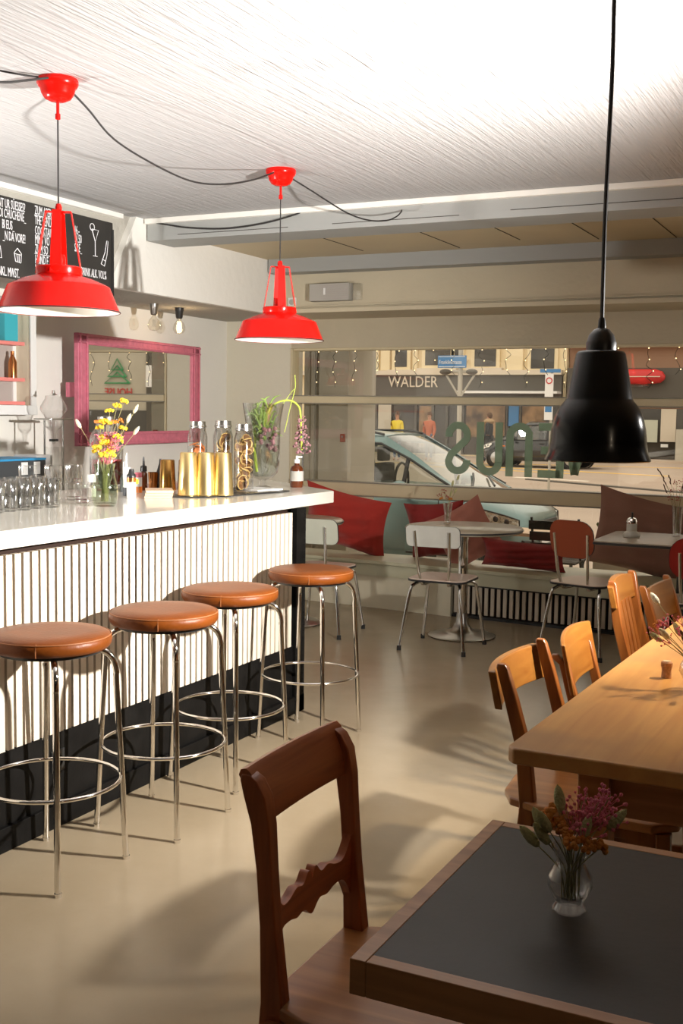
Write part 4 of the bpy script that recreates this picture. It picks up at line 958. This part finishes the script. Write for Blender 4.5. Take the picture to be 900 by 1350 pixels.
# crest rail with rolled top
pr = [(-.036, .782), (-.016, .780), (-.020, .815), (-.030, .842), (-.038, .858), (-.043, .871), (-.052, .878), (-.063, .875), (-.067, .865), (-.060, .852), (-.050, .832), (-.042, .805)]
rings = []
for i in range(13):
    u = -1+i/6; y = u*.178; bow = -.018*(1-u*u)
    rings.append([(x+bow*.5, y, z) for x, z in pr])
MB().loft(rings).build('crest_rail', 'mahog_y', c, ang=35)
# scalloped splat rail
def prof(u):
    a = abs(u)
    up = .017+.022*math.exp(-((a-.09)/.11)**2)-.006*math.exp(-(a/.03)**2)+.010*math.exp(-((a-.40)/.15)**2)+.040*max(0, (a-.72)/.28)**2
    dn = -.015-.020*math.exp(-(a/.15)**2)-.007*math.exp(-((a-.38)/.14)**2)-.042*max(0, (a-.72)/.28)**2
    return up*1.2, dn*1.2
rings = []
for i in range(61):
    u = -1+i/30; up, dn = prof(u); y = u*.155; x = -.012-.008*(1-u*u); z = .595
    rings.append([(x-.009, y, z+dn), (x+.009, y, z+dn), (x+.009, y, z+up), (x-.009, y, z+up)])
MB().loft(rings).build('splat_rail', 'mahog_y', c, ang=50)
MB().prism([(-.02, -.165), (.08, -.205), (.40, -.225), (.43, -.20), (.43, .20), (.40, .225), (.08, .205), (-.02, .165)], .435, .462).build('seat', 'seatw', c, bevel=.006)
MB().bx(.0, .02, -.18, .18, .385, .435).bx(.385, .40, -.2, .2, .385, .435).build('seat_rail', 'mahog_y', c)

# ================================================================ THINGS ON THE BAR
ZB = 1.0972
def flower_bunch(name, label, loc, stems, rad=.03, base=.02, seed=0, group=None):
    """stems: list of (kind, dx, dy, height); each stem is a part, its head a sub-part"""
    o = thing(name, label, 'flowers', loc, 0, group); rg = random.Random(seed)
    for kind, dx, dy, h in stems:
        x0, y0 = rg.uniform(-.012, .012), rg.uniform(-.012, .012)
        a = (x0, y0, base); m_ = (x0*.5+dx*.22, y0*.5+dy*.22, base+(h-base)*.5); e = (dx, dy, h)
        s_ = MB().tube(spline([a, m_, e], 6), .0011, 5).build('stem', 'stemg' if kind == 'fresh' else 'stemd', o)
        d = Vector((dx-m_[0], dy-m_[1], h-m_[2])).normalized(); R_ = d.to_track_quat('Z', 'Y').to_matrix().to_4x4()
        M_ = Matrix.Translation(e) @ R_; q = MB()
        if kind in ('bunny', 'bunny2'):
            q.lathe([(0, -.012), (.005, -.008), (.0085, .004), (.0080, .016), (.005, .027), (0, .033)], 12, M=M_); q.build('seed_head', kind, s_, ang=80)
        elif kind == 'dark':
            for k in range(3): q.ball((rg.uniform(-.006, .006), rg.uniform(-.006, .006), -.02*k), .007, 6, 5, (.6, .6, 1.8), M=M_)
            q.build('leaf_head', 'darkleaf', s_)
        else:
            n, R0, rb = {'pink': (18, .028, .0027), 'yel': (30, .018, .0055), 'orange': (18, .013, .0048), 'redsprig': (16, .022, .003)}[kind]
            for k in range(n):
                a_, r_ = rg.uniform(0, 6.28), R0*math.sqrt(rg.random()); z_ = rg.uniform(-.022, .008) if kind in ('pink', 'redsprig') else rg.uniform(-.004, .004)+.006*(1-r_/R0)
                q.ball((r_*math.cos(a_), r_*math.sin(a_), z_), rb*rg.uniform(.8, 1.2), 6, 4, M=M_)
                if kind == 'pink': q.tube([tuple(M_ @ Vector((0, 0, -.03))), tuple(M_ @ Vector((r_*math.cos(a_), r_*math.sin(a_), z_)))], .0004, 3)
            q.build('blossom', {'pink': 'pink', 'yel': 'yel', 'orange': 'orange', 'redsprig': 'crim'}[kind], s_)
    return o
def glass_thing(name, label, cat, loc, outer, inner, m='glass', n=32, group=None):
    o = thing(name, label, cat, loc, 0, group)
    MB().lathe(outer+list(reversed(inner)), n).build('glass_wall', m, o, ang=50)
    return o
# tumblers
def tumbler():
    o = thing('tumbler_glass', '', 'glass', (0, 0, 0), 0, 'clear tumblers on the bar top')
    MB().lathe([(0, 0), (.029, 0), (.031, .004), (.0355, .118), (.0345, .1195), (.033, .118), (.028, .014), (0, .010)], 24).build('glass_wall', 'glass', o, ang=50)
    MB().lathe([(0, .001), (.0285, .001), (.0285, .012), (0, .012)], 20).build('glass_base', 'glass', o)
    return o
t0 = tumbler(); first = True; rg = random.Random(5); n = 0
for i in range(5):
    for j in range(3):
        x = -3.13-.085*j-.012*(i % 2)+rg.uniform(-.006, .006); y = 3.33+.082*i+.06*j+rg.uniform(-.006, .006)
        lb = 'clear tumbler, %s row of the cluster, %s' % (['front', 'middle', 'back'][j], ['first at the left edge', 'second from the left', 'in the middle', 'second from the right', 'at the right end'][i])
        if first: t0.location = (x, y, ZB); t0['label'] = lb; first = False
        else: dup(t0, (x, y, ZB), rg.uniform(0, 3), lb)
# ribbed glasses, two high
def ribbed():
    o = thing('ribbed_glass', '', 'glass', (0, 0, 0), 0, 'ribbed glasses stacked on the bar top')
    rings = []
    for r, z in ((.0, .0), (.030, .0), (.034, .006), (.037, .072), (.037, .078)):
        rings.append([(r*(1+(.05 if (j % 2 and 0 < z < .075) else 0))*math.cos(2*PI*j/48), r*(1+(.05 if (j % 2 and 0 < z < .075) else 0))*math.sin(2*PI*j/48), z) for j in range(48)])
    MB().loft(rings, True, False).build('ribbed_wall', 'glass', o, ang=15)
    MB().tube([(.037*math.cos(a*PI/16), .037*math.sin(a*PI/16), .078) for a in range(32)], .0012, 5, True).build('rim', 'glass', o)
    MB().lathe([(0, .002), (.031, .003), (.033, .016), (0, .016)], 20).build('glass_base', 'glass', o)
    return o
r0 = ribbed(); first = True
for i, (x, y) in enumerate(((-3.385, 3.80), (-3.33, 3.90), (-3.29, 3.99))):
    for k in range(2):
        lb = 'ribbed glass, %s of the %s stack right of the tumblers' % (['lower one', 'upper one'][k], ['left', 'middle', 'right'][i])
        if first: r0.location = (x, y, ZB); r0['label'] = lb; first = False
        else: dup(r0, (x, y, ZB+.080*k), i*.3, lb)
dup(r0, (-3.17, 3.90, ZB), .5, 'single ribbed glass standing just left of the flower jug')
# flower jug
o = glass_thing('flower_jug', 'pale greenish glass jug holding yellow dried flowers on the bar', 'vase', (-2.995, 3.83, ZB),
    [(0, 0), (.042, 0), (.050, .01), (.057, .045), (.055, .085), (.044, .125), (.040, .155), (.046, .178)], [(.043, .177), (.037, .155), (.041, .125), (.052, .085), (.053, .045), (.045, .012), (0, .008)], 'glassg')
MB().tube(spline([(.03, .032, .15), (.045, .05, .13), (.052, .055, .09), (.042, .042, .06)], 5), .005, 8).build('handle', 'glassg', o)
st_ = []; rg = random.Random(21)
for k, z, n_ in (('yel', .27, 8), ('yel', .33, 4), ('pink', .28, 11), ('yel', .225, 6), ('pink', .23, 7)):
    for i in range(n_):
        a = rg.uniform(0, 6.28); r = rg.uniform(.01, .07); st_.append((k, r*math.cos(a)+.01, r*math.sin(a)+.005, z+rg.uniform(-.03, .03)))
st_ += [('bunny2', .115, .055, .31), ('bunny2', .09, .04, .36), ('bunny2', .11, .06, .40), ('bunny2', -.09, -.05, .335), ('yel', .05, .02, .42), ('yel', .075, .035, .44), ('yel', .02, .01, .40), ('orange', .06, .03, .36)]
flower_bunch('dried_flowers', 'yellow and pink dried flowers in the greenish glass jug', (-2.995, 3.83, ZB), st_, seed=4)
# drinks dispenser
o = glass_thing('drink_dispenser', 'glass drink dispenser with orange lid ring and red juice', 'dispenser', (-3.60, 4.62, ZB),
    [(0, 0), (.075, 0), (.083, .012), (.084, .255), (.076, .285), (.055, .31), (.052, .335)], [(.05, .333), (.052, .31), (.072, .283), (.08, .255), (.079, .014), (0, .012)])
MB().lathe([(0, .03), (.074, .03), (.0785, .045), (.0785, .155), (0, .156)], 32).build('juice', 'juice', o)
MB().lathe([(0, .336), (.06, .336), (.062, .342), (.062, .350), (.052, .353), (0, .353)], 32).build('lid', 'orangelamp', o)
MB().lathe([(0, .353), (.045, .354), (.045, .368), (.015, .374), (0, .374)], 24).build('lid_clasp', 'steel', o)
MB().tube([(-.0, -.082, .05), (-.0, -.12, .05), (-.0, -.125, .03)], .009, 8).tube([(0, -.11, .05), (0, -.11, .08)], .006, 8).build('spigot', 'chrome', o)
# slim bottles between jug and cups
def bottle(name, label, loc, prof, m, parts=(), group=None, cat='bottle'):
    o = thing(name, label, cat, loc, 0, group); MB().lathe(prof, 24).build('body', m, o, ang=45)
    for nm, pf, mm in parts: MB().lathe(pf, 24).build(nm, mm, o, ang=45)
    return o
bottle('spice_bottle', 'white-capped small bottle left of the flower jug', (-3.20, 4.0, ZB), [(0, 0), (.02, 0), (.02, .07), (.016, .085), (0, .085)], 'glass', (('cap', [(0, .085), (.019, .085), (.019, .118), (0, .118)], 'white'), ('label', [(.0203, .02), (.0205, .02), (.0205, .06), (.0203, .06)], 'label')))
bottle('tall_white_bottle', 'slim white-labelled bottle with dark spout right of the flower jug', (-3.28, 4.36, ZB), [(0, 0), (.019, 0), (.019, .04), (0, .04)], 'darkbox', (('label', [(.0, .04), (.0175, .04), (.0175, .135), (0, .135)], 'white'), ('spout', [(0, .135), (.008, .135), (.003, .20), (0, .20)], 'steel')))
bottle('bitters_bottle', 'white bottle with brown band and black cap, nearest the wooden cards', (-3.16, 4.235, ZB), [(0, 0), (.02, 0), (.021, .005), (.021, .075), (.0, .075)], 'white', (('band', [(.0212, .075), (.0212, .095), (0, .095)], 'copper'), ('cap', [(0, .095), (.021, .096), (.021, .108), (.014, .115), (.011, .135), (0, .136)], 'blackm')))
bottle('dropper_bottle', 'dark dropper bottle with pointed black top behind the wooden cards', (-3.43, 4.70, ZB), [(0, 0), (.019, 0), (.019, .085), (.012, .095), (0, .095)], 'amber', (('cap', [(0, .095), (.017, .096), (.016, .122), (.009, .126), (0, .126)], 'blackm'), ('dropper', [(.0, .126), (.0065, .126), (.004, .165), (0, .172)], 'darkbox')))
bottle('sauce_bottle', 'small bottle with pink cap and white label behind the cards', (-3.36, 4.56, ZB), [(0, 0), (.019, 0), (.019, .03), (0, .03)], 'orangelamp', (('label', [(0, .03), (.0185, .03), (.0185, .075), (0, .075)], 'white'), ('cap', [(0, .075), (.017, .075), (.017, .098), (0, .10)], 'pink')))
bottle('yellow_cap_bottle', 'tiny bottle with a yellow cap beside the pink-capped bottle', (-3.30, 4.46, ZB), [(0, 0), (.014, 0), (.014, .05), (0, .05)], 'glass', (('cap', [(0, .05), (.012, .05), (.013, .07), (0, .075)], 'yel'),))
bottle('pour_bottle', 'dark slim bottle with long grey spout behind the white bottles', (-3.44, 4.55, ZB), [(0, 0), (.018, 0), (.018, .07), (.007, .09), (0, .09)], 'darkbox', (('spout', [(0, .09), (.006, .09), (.003, .15), (0, .15)], 'steel'),))
bottle('black_bottle', 'dark bottle half hidden left of the rear brass cups', (-3.44, 4.86, ZB), [(0, 0), (.02, 0), (.02, .09), (.008, .13), (.006, .155), (0, .155)], 'darkbox')
bottle('copper_cup', 'small copper cup behind the wooden cards', (-3.47, 4.84, ZB), [(0, 0), (.024, 0), (.029, .085), (.027, .085), (.022, .005), (0, .005)], 'copper', cat='cup')
bottle('metal_vase', 'tall dark metal trumpet vase in front of the mirror', (-4.72, 6.15, .94), [(0, 0), (.05, 0), (.05, .01), (.018, .03), (.014, .12), (.03, .26), (.060, .40), (.065, .50), (.06, .50), (.02, .2), (0, .2)], 'steel', cat='vase')
# stack of cards
tt = T(rz=.35)
for k in range(3):
    o = MB().bx(-.062, .062, -.092, .092, 0, .0125).build('wooden_card_block', 'kraft', None, (-3.10+.004*k, 4.37-.006*k, ZB+.013*k), bevel=.001); o.rotation_euler = (0, 0, .55+.05*k)
    tag(o, 'blond card block lying at the %s of the stack on the bar' % ['bottom', 'middle', 'top'][k], 'card block', 'blond card blocks by the brass cups')
# trays and shaker tins
o = thing('bar_tray', 'black serving tray under the jars and brass cups', 'tray', (-2.96, 4.87, ZB), .0)
MB().prism([(-.14, -.52), (.06, -.42), (.17, .10), (.16, .22), (-.20, .24)], 0, .006).build('tray_base', 'blackm', o, bevel=.002)
MB().prism([(-.07, .06), (.10, .0), (.13, .20), (-.05, .22)], .0065, .016).build('menu_stack', 'white', o, bevel=.002)
MB().prism([(.0, -.10), (.13, -.06), (.155, .09), (.02, .06)], .0065, .0105).build('silver_card', 'steel', o)
def tin(h, rb, rt, m_):
    o = thing('shaker_tin', '', 'cup', (0, 0, 0), 0, 'brass shaker tins on the bar')
    MB().lathe([(rb-.002, 0), (rb, 0), (rb, .006), (rt, h-.004), (rt-.003, h), (0, h)], 40).build('wall', m_, o, ang=50)
    MB().tube([(rb*math.cos(a*PI/20), rb*math.sin(a*PI/20), .003) for a in range(40)], .0022, 6, True).build('rim', m_, o)
    return o
a = tin(.203, .049, .039, 'brass'); a.location = (-3.005, 4.47, ZB+.007); a['label'] = 'left of the three tall brass shaker tins standing upside down'
dup(a, (-2.945, 4.525, ZB+.007), 0, 'middle of the three tall brass shaker tins standing upside down')
dup(a, (-2.885, 4.585, ZB+.007), 0, 'right of the three tall brass shaker tins standing upside down')
a = tin(.155, .043, .036, 'brassd'); a.location = (-3.355, 4.80, ZB); a['label'] = 'left of two darker brass tins behind the tall ones'
dup(a, (-3.29, 4.87, ZB), 0, 'right of two darker brass tins behind the tall ones')
# preserving jars with dried citrus slices
slice0 = {}
def citrus(m_):
    o = thing('dried_citrus_slice', '', 'citrus slice', (0, 0, 0))
    MB().lathe([(0, .0015), (.019, .0015), (.019, -.0015), (0, -.0015)], 16).build('flesh', m_, o)
    MB().tube([(.0195*math.cos(a*PI/9), .0195*math.sin(a*PI/9), 0) for a in range(18)], .0022, 5, True).build('rind', 'citrusr' if m_ != 'citrus' else 'citrus', o)
    return o
for i, (x, y, h, fill, m_, nm, n_) in enumerate(((-3.206, 4.85, .345, .255, 'citrus', 'left', 26), (-3.085, 4.90, .35, .30, 'citrusd', 'middle', 34), (-2.962, 4.90, .335, .285, 'citrusd', 'right', 36))):
    zb = ZB+.007
    o = glass_thing('preserving_jar', '%s of the three clear jars of dried citrus behind the brass tins' % nm, 'jar', (x, y, zb),
        [(0, 0), (.046, 0), (.050, .006), (.050, h*.78), (.042, h*.86), (.040, h*.90)], [(.038, h*.90), (.040, h*.86), (.047, h*.78), (.047, .01), (0, .008)], group='clear jars of dried citrus')
    MB().lathe([(0, h), (.040, h), (.041, h*.945), (.043, h*.94), (.043, h*.905), (.039, h*.90), (0, h*.90)], 32).build('lid', 'steel', o)
    MB().tube([(.0435*math.cos(a*PI/14), .0435*math.sin(a*PI/14), h*.925) for a in range(28)], .0025, 6, True).build('wire_clasp', 'chrome', o)
    rg = random.Random(i+3); s0 = citrus(m_); s0['label'] = 'dried citrus slice inside the %s jar' % nm; s0['group'] = 'slices in the %s jar' % nm
    for k in range(n_):
        z = zb+.024+(fill-.04)*k/n_; a = rg.uniform(0, 6.28); r = rg.uniform(.010, .026)
        s = s0 if k == 0 else dup(s0, (0, 0, 0))
        s.location = (x+r*math.cos(a), y+r*math.sin(a), z); s.scale = (1.22, 1.22, 1.22); s.rotation_euler = (rg.uniform(-1.5, 1.5), rg.uniform(-1.2, 1.2), a)
# big goblet vase with fresh stems
o = glass_thing('goblet_vase', 'large footed glass vase with fresh green stems near the bar end', 'vase', (-3.0, 5.155, ZB),
    [(0, 0), (.062, 0), (.064, .004), (.02, .02), (.016, .045), (.05, .06), (.078, .09), (.088, .15), (.090, .25), (.092, .35), (.108, .45)],
    [(.105, .45), (.089, .35), (.087, .25), (.085, .15), (.075, .095), (.05, .068), (0, .062)], 'glass', 40)
MB().lathe([(0, .066), (.05, .072), (.073, .098), (.083, .15), (.085, .232), (0, .232)], 32).build('water', 'water', o)
o = thing('allium_stems', 'bright green stems arching from the goblet vase with mauve florets', 'flowers', (-3.0, 5.155, ZB))
s_ = MB().tube(spline([(-.035, .0, .09), (-.05, 0, .20), (-.045, 0, .30), (-.03, .01, .36)], 6), [.0085]*19, 8).build('thick_stem', 'stemg', o)
q = MB(); rg = random.Random(9)
for k in range(64):
    a = rg.uniform(0, 6.28); l = rg.uniform(.04, .09); b = (-.03+rg.uniform(-.03, .06), rg.uniform(-.04, .04), .25+rg.random()*.15)
    e = (b[0]+l*math.cos(a), b[1]+l*math.sin(a), b[2]+rg.uniform(.02, .11)); mi = ((b[0]+e[0])/2, (b[1]+e[1])/2, (b[2]+e[2])/2+.03)
    pts = spline([b, mi, e], 4); q.tube(pts, [.003, .004, .005, .005, .005, .004, .003, .002, .001][:len(pts)], 5)
tag(q.build('leaves', 'leafg', o), kind='stuff')
s_ = MB().tube(spline([(0, 0, .28), (.02, .01, .40), (.07, .03, .455), (.13, .06, .465), (.17, .08, .43), (.178, .085, .36), (.18, .086, .28), (.184, .09, .21)], 6), .0055, 8).build('arching_stem', 'stemg', o)
q = MB()
for k in range(110):
    t_ = rg.random()**.7; z = .39-.20*t_; R0 = .018+.035*t_; a = rg.uniform(0, 6.28); r = R0*rg.random()**.5
    q.ball((.182+r*math.cos(a), .088+r*math.sin(a), z), rg.uniform(.004, .0085), 6, 4)
q.build('floret_cluster', 'purple', s_)
q = MB()
for k in range(24):
    a = rg.uniform(0, 6.28); z = rg.uniform(.20, .34); q.ball((.03+.04*math.cos(a), .04*math.sin(a), z), .012, 6, 4)
q.build('lower_florets', 'purple', o)
MB().tube(spline([(.10, .05, .30), (.13, .06, .44), (.15, .07, .53), (.148, .07, .60)], 5), .0022, 5).tube(spline([(.09, .04, .44), (.12, .07, .50), (.15, .07, .53)], 4), .0018, 5).build('thin_stem', 'stemg', o)
# soap bottle
o = bottle('pump_bottle', 'amber bottle with white pump and grey label at the bar end', (-2.935, 5.41, ZB), [(0, 0), (.034, 0), (.036, .004), (.036, .095), (.03, .112), (.014, .122), (.014, .132), (0, .132)], 'amber',
   (('label', [(.0362, .035), (.0368, .035), (.0368, .088), (.0362, .088)], 'label'), ('pump', [(0, .13), (.016, .131), (.016, .150), (.007, .154), (.006, .172), (0, .172)], 'white')))
MB().bx(.0, .03, -.006, .006, .160, .170).build('nozzle', 'white', o)
# ================================================================ THINGS BEHIND THE BAR
o = thing('cold_brew_tower', 'tall glass cold-drip coffee tower beside the pink mirror frame', 'coffee maker', (-4.86, 5.70, .94))
for sx_ in (-1, 1): MB().tube([(0, sx_*.088, 0), (0, sx_*.088, .50)], .006, 8).build('post', 'steel', o)
MB().prism(rrect(.17, .21, .02, 3), 0, .015).build('base', 'steel', o); MB().prism(rrect(.15, .23, .02, 3), .492, .502).build('top_plate', 'steel', o)
MB().lathe([(.03, .49), (.05, .50), (.085, .555), (.082, .58), (.055, .625), (.052, .645), (0, .648)], 28).build('top_globe', 'glass', o)
MB().lathe([(0, .648), (.03, .65), (.012, .66), (.008, .68), (0, .68)], 16).build('globe_knob', 'chrome', o)
MB().lathe([(.0, .495), (.055, .49), (.055, .45), (.02, .42), (.014, .36), (.010, .34)], 24).build('drip_funnel', 'glass', o)
MB().bx(-.012, .012, -.03, .03, .355, .37).build('tap', 'blackm', o)
MB().lathe([(.058, .32), (.058, .20), (.03, .17), (.028, .16)], 24).build('brew_column', 'glass', o)
MB().lathe([(0, .02), (.065, .02), (.068, .05), (.05, .14), (.052, .16)], 24).build('carafe', 'glass', o)
o = thing('dark_box', 'dark grey box with a blue strip behind the tumblers at left', 'box', (-4.86, 5.25, .94))
MB().bx(-.15, .15, -.35, .20, 0, .25).build('box_body', 'darkbox', o, bevel=.004)
MB().bx(-.15, .152, -.35, .20, .25, .262).build('blue_strip', 'bluestrip', o)
for y_ in (-.02, .09): MB().bx(.151, .154, y_, y_+.055, .165, .24).build('card', 'white', o)
o = thing('white_box', 'pale grey carton between the dark box and the coffee tower', 'box', (-4.86, 5.52, .94)); MB().bx(-.10, .08, -.075, .055, 0, .275).build('carton', 'signwhite', o, bevel=.003); MB().bx(-.10, .08, .055, .07, .2, .272).build('flap', 'label', o)
o = thing('wall_socket', 'small white socket on the window-side box left of the vent', 'socket', (-4.30, 7.825, 2.355))
MB().bx(-.035, .035, -.012, .004, -.035, .035).build('plate', 'white', o, bevel=.003); MB().lathe([(0, 0), (.022, 0), (.022, .004), (0, .004)], 16, M=T(0, -.013, 0, PI/2)).build('insert', 'label', o)
o = thing('wall_vent', 'beige rectangular ventilation box high on the window-side wall', 'vent', (-3.90, 7.82, 2.415))
MB().bx(-.215, .12, -.07, .008, -.065, .065).build('housing', 'label', o, bevel=.004)
q = MB()
for k in range(7): q.bx(-.11, .11, -.074, -.068, -.052+.016*k, -.046+.016*k)
q.build('grille', 'shelfgrey', o); MB().bx(.12, .20, -.03, .008, -.06, .06).build('clear_cover', 'glass', o); MB().bx(-.09, -.075, -.078, -.07, -.02, .03).build('switch', 'white', o)
# ================================================================ THINGS ON THE TABLES
o = glass_thing('bud_vase', 'small round-bellied glass vase on the black-topped table', 'vase', (-.418, 1.655, .7515),
    [(0, 0), (.024, 0), (.026, .004), (.020, .014), (.026, .022), (.034, .040), (.033, .055), (.022, .074), (.020, .084), (.029, .100)],
    [(.027, .100), (.0185, .084), (.020, .074), (.031, .055), (.032, .040), (.024, .024), (0, .018)], 'glass', 36)
q = MB()
for k in range(10):
    a = k*PI/5; q.tube([(.0255*math.cos(a), .0255*math.sin(a), .002), (.0205*math.cos(a), .0205*math.sin(a), .014)], .0018, 5)
q.build('foot_ribs', 'glass', o)
fl = [('pink', .010, .02, .165), ('pink', .035, .03, .172), ('pink', .045, .005, .168), ('pink', .022, .0, .158), ('pink', .0, .01, .15), ('pink', .055, .025, .158), ('pink', .03, -.02, .145), ('pink', .035, .01, .15), ('pink', .015, .03, .175), ('pink', .05, .03, .178),
      ('bunny', -.042, -.012, .128), ('bunny', -.035, -.02, .112), ('bunny', -.052, -.02, .105), ('bunny', -.018, .0, .160), ('bunny', .058, .012, .140), ('bunny', .022, -.01, .128), ('bunny', -.03, -.03, .135),
      ('orange', -.035, .005, .145), ('orange', -.02, -.005, .135), ('orange', -.005, -.02, .125), ('orange', .045, -.005, .108), ('orange', -.028, .02, .150), ('orange', .008, -.03, .118), ('orange', .030, -.02, .115)]
flower_bunch('dried_flowers', 'pink, orange and olive dried flowers in the vase on the black-topped table', (-.418, 1.655, .7515), fl, base=.02, seed=8)
o = glass_thing('bud_vase', 'round glass vase on the oak table at the right frame edge', 'vase', (-.475, 3.17, .7605),
    [(0, 0), (.024, 0), (.026, .004), (.022, .014), (.032, .03), (.042, .05), (.040, .068), (.026, .09), (.024, .10), (.033, .118)],
    [(.031, .118), (.022, .10), (.024, .09), (.038, .068), (.040, .05), (.030, .032), (0, .02)], 'glass', 30)
fl = [('bunny2', -.12, .06, .225), ('pink', -.10, .04, .18), ('pink', -.12, .02, .155), ('bunny', -.10, .0, .13), ('bunny', -.05, .02, .15), ('orange', -.11, .03, .165), ('pink', -.09, .0, .14), ('pink', -.05, .04, .19), ('bunny', .02, .03, .2), ('pink', .05, .0, .18),
      ('dark', -.03, -.06, .16), ('pink', -.03, -.03, .17), ('bunny', .06, -.04, .17), ('orange', .0, -.04, .16), ('bunny2', -.07, -.05, .15)]
flower_bunch('dried_flowers', 'dried flowers leaning over the oak table at the right frame edge', (-.475, 3.17, .7605), fl, base=.02, seed=12)
o = thing('wine_cork', 'champagne cork standing on the oak table', 'cork', (-.570, 3.28, .7605)); MB().lathe([(0, 0), (.0145, 0), (.0135, .018), (.014, .026), (.0165, .034), (.0165, .044), (.014, .047), (0, .047)], 20).build('cork_body', 'cork', o)
MB().lathe([(0, .047), (.011, .0472), (.011, .0485), (0, .0485)], 16).build('cork_top', 'kraft', o)
o = glass_thing('bud_vase', 'narrow ribbed glass vase on the round table in the middle', 'vase', (-2.80, 7.36, .7505), [(0, 0), (.03, 0), (.022, .01), (.024, .06), (.034, .14)], [(.032, .14), (.022, .06), (.018, .014), (0, .012)], 'glass', 24)
flower_bunch('dried_flowers', 'small red and olive dried flowers on the round table', (-2.80, 7.36, .7505), [('redsprig', -.06, .0, .20), ('redsprig', -.03, .0, .23), ('bunny', .03, 0, .27), ('bunny', .06, .02, .31), ('bunny', .05, 0, .22), ('orange', -.05, .0, .17), ('orange', .02, 0, .17), ('redsprig', .0, .0, .19), ('bunny', .02, .0, .2)], base=.015, seed=2)
o = thing('sugar_pourer', 'white glass sugar pourer with dark spout on the right-hand table', 'sugar shaker', (-1.50, 7.20, .7505))
MB().lathe([(0, 0), (.050, 0), (.054, .012), (.046, .028), (.032, .036), (.032, .085), (0, .085)], 30).build('glass_body', 'formica2', o, ang=50)
MB().lathe([(.033, .085), (.034, .10), (.026, .118), (0, .125)], 24).build('screw_cap', 'chrome', o); MB().lathe([(0, .12), (.007, .12), (.006, .155), (0, .157)], 12).build('spout', 'blackm', o)
o = glass_thing('bud_vase', 'tall slim glass vase on the right-hand table at the frame edge', 'vase', (-1.26, 7.42, .7505), [(0, 0), (.03, 0), (.026, .01), (.030, .10), (.036, .19)], [(.034, .19), (.028, .10), (.022, .014), (0, .012)], 'glass', 24)
flower_bunch('dried_flowers', 'tall dark red and brown dried flowers at the right frame edge', (-1.26, 7.42, .7505), [('dark', -.13, .0, .42), ('dark', -.10, .0, .37), ('dark', -.06, .0, .38), ('dark', -.09, .0, .32), ('redsprig', -.04, 0, .30), ('redsprig', -.02, .02, .35), ('redsprig', .01, 0, .31), ('redsprig', -.05, .01, .25), ('redsprig', .03, 0, .36), ('dark', .03, 0, .33), ('redsprig', .0, .0, .25)], base=.015, seed=6)
# wooden stool/chairs seen under the oak table on its right side are outside the frame
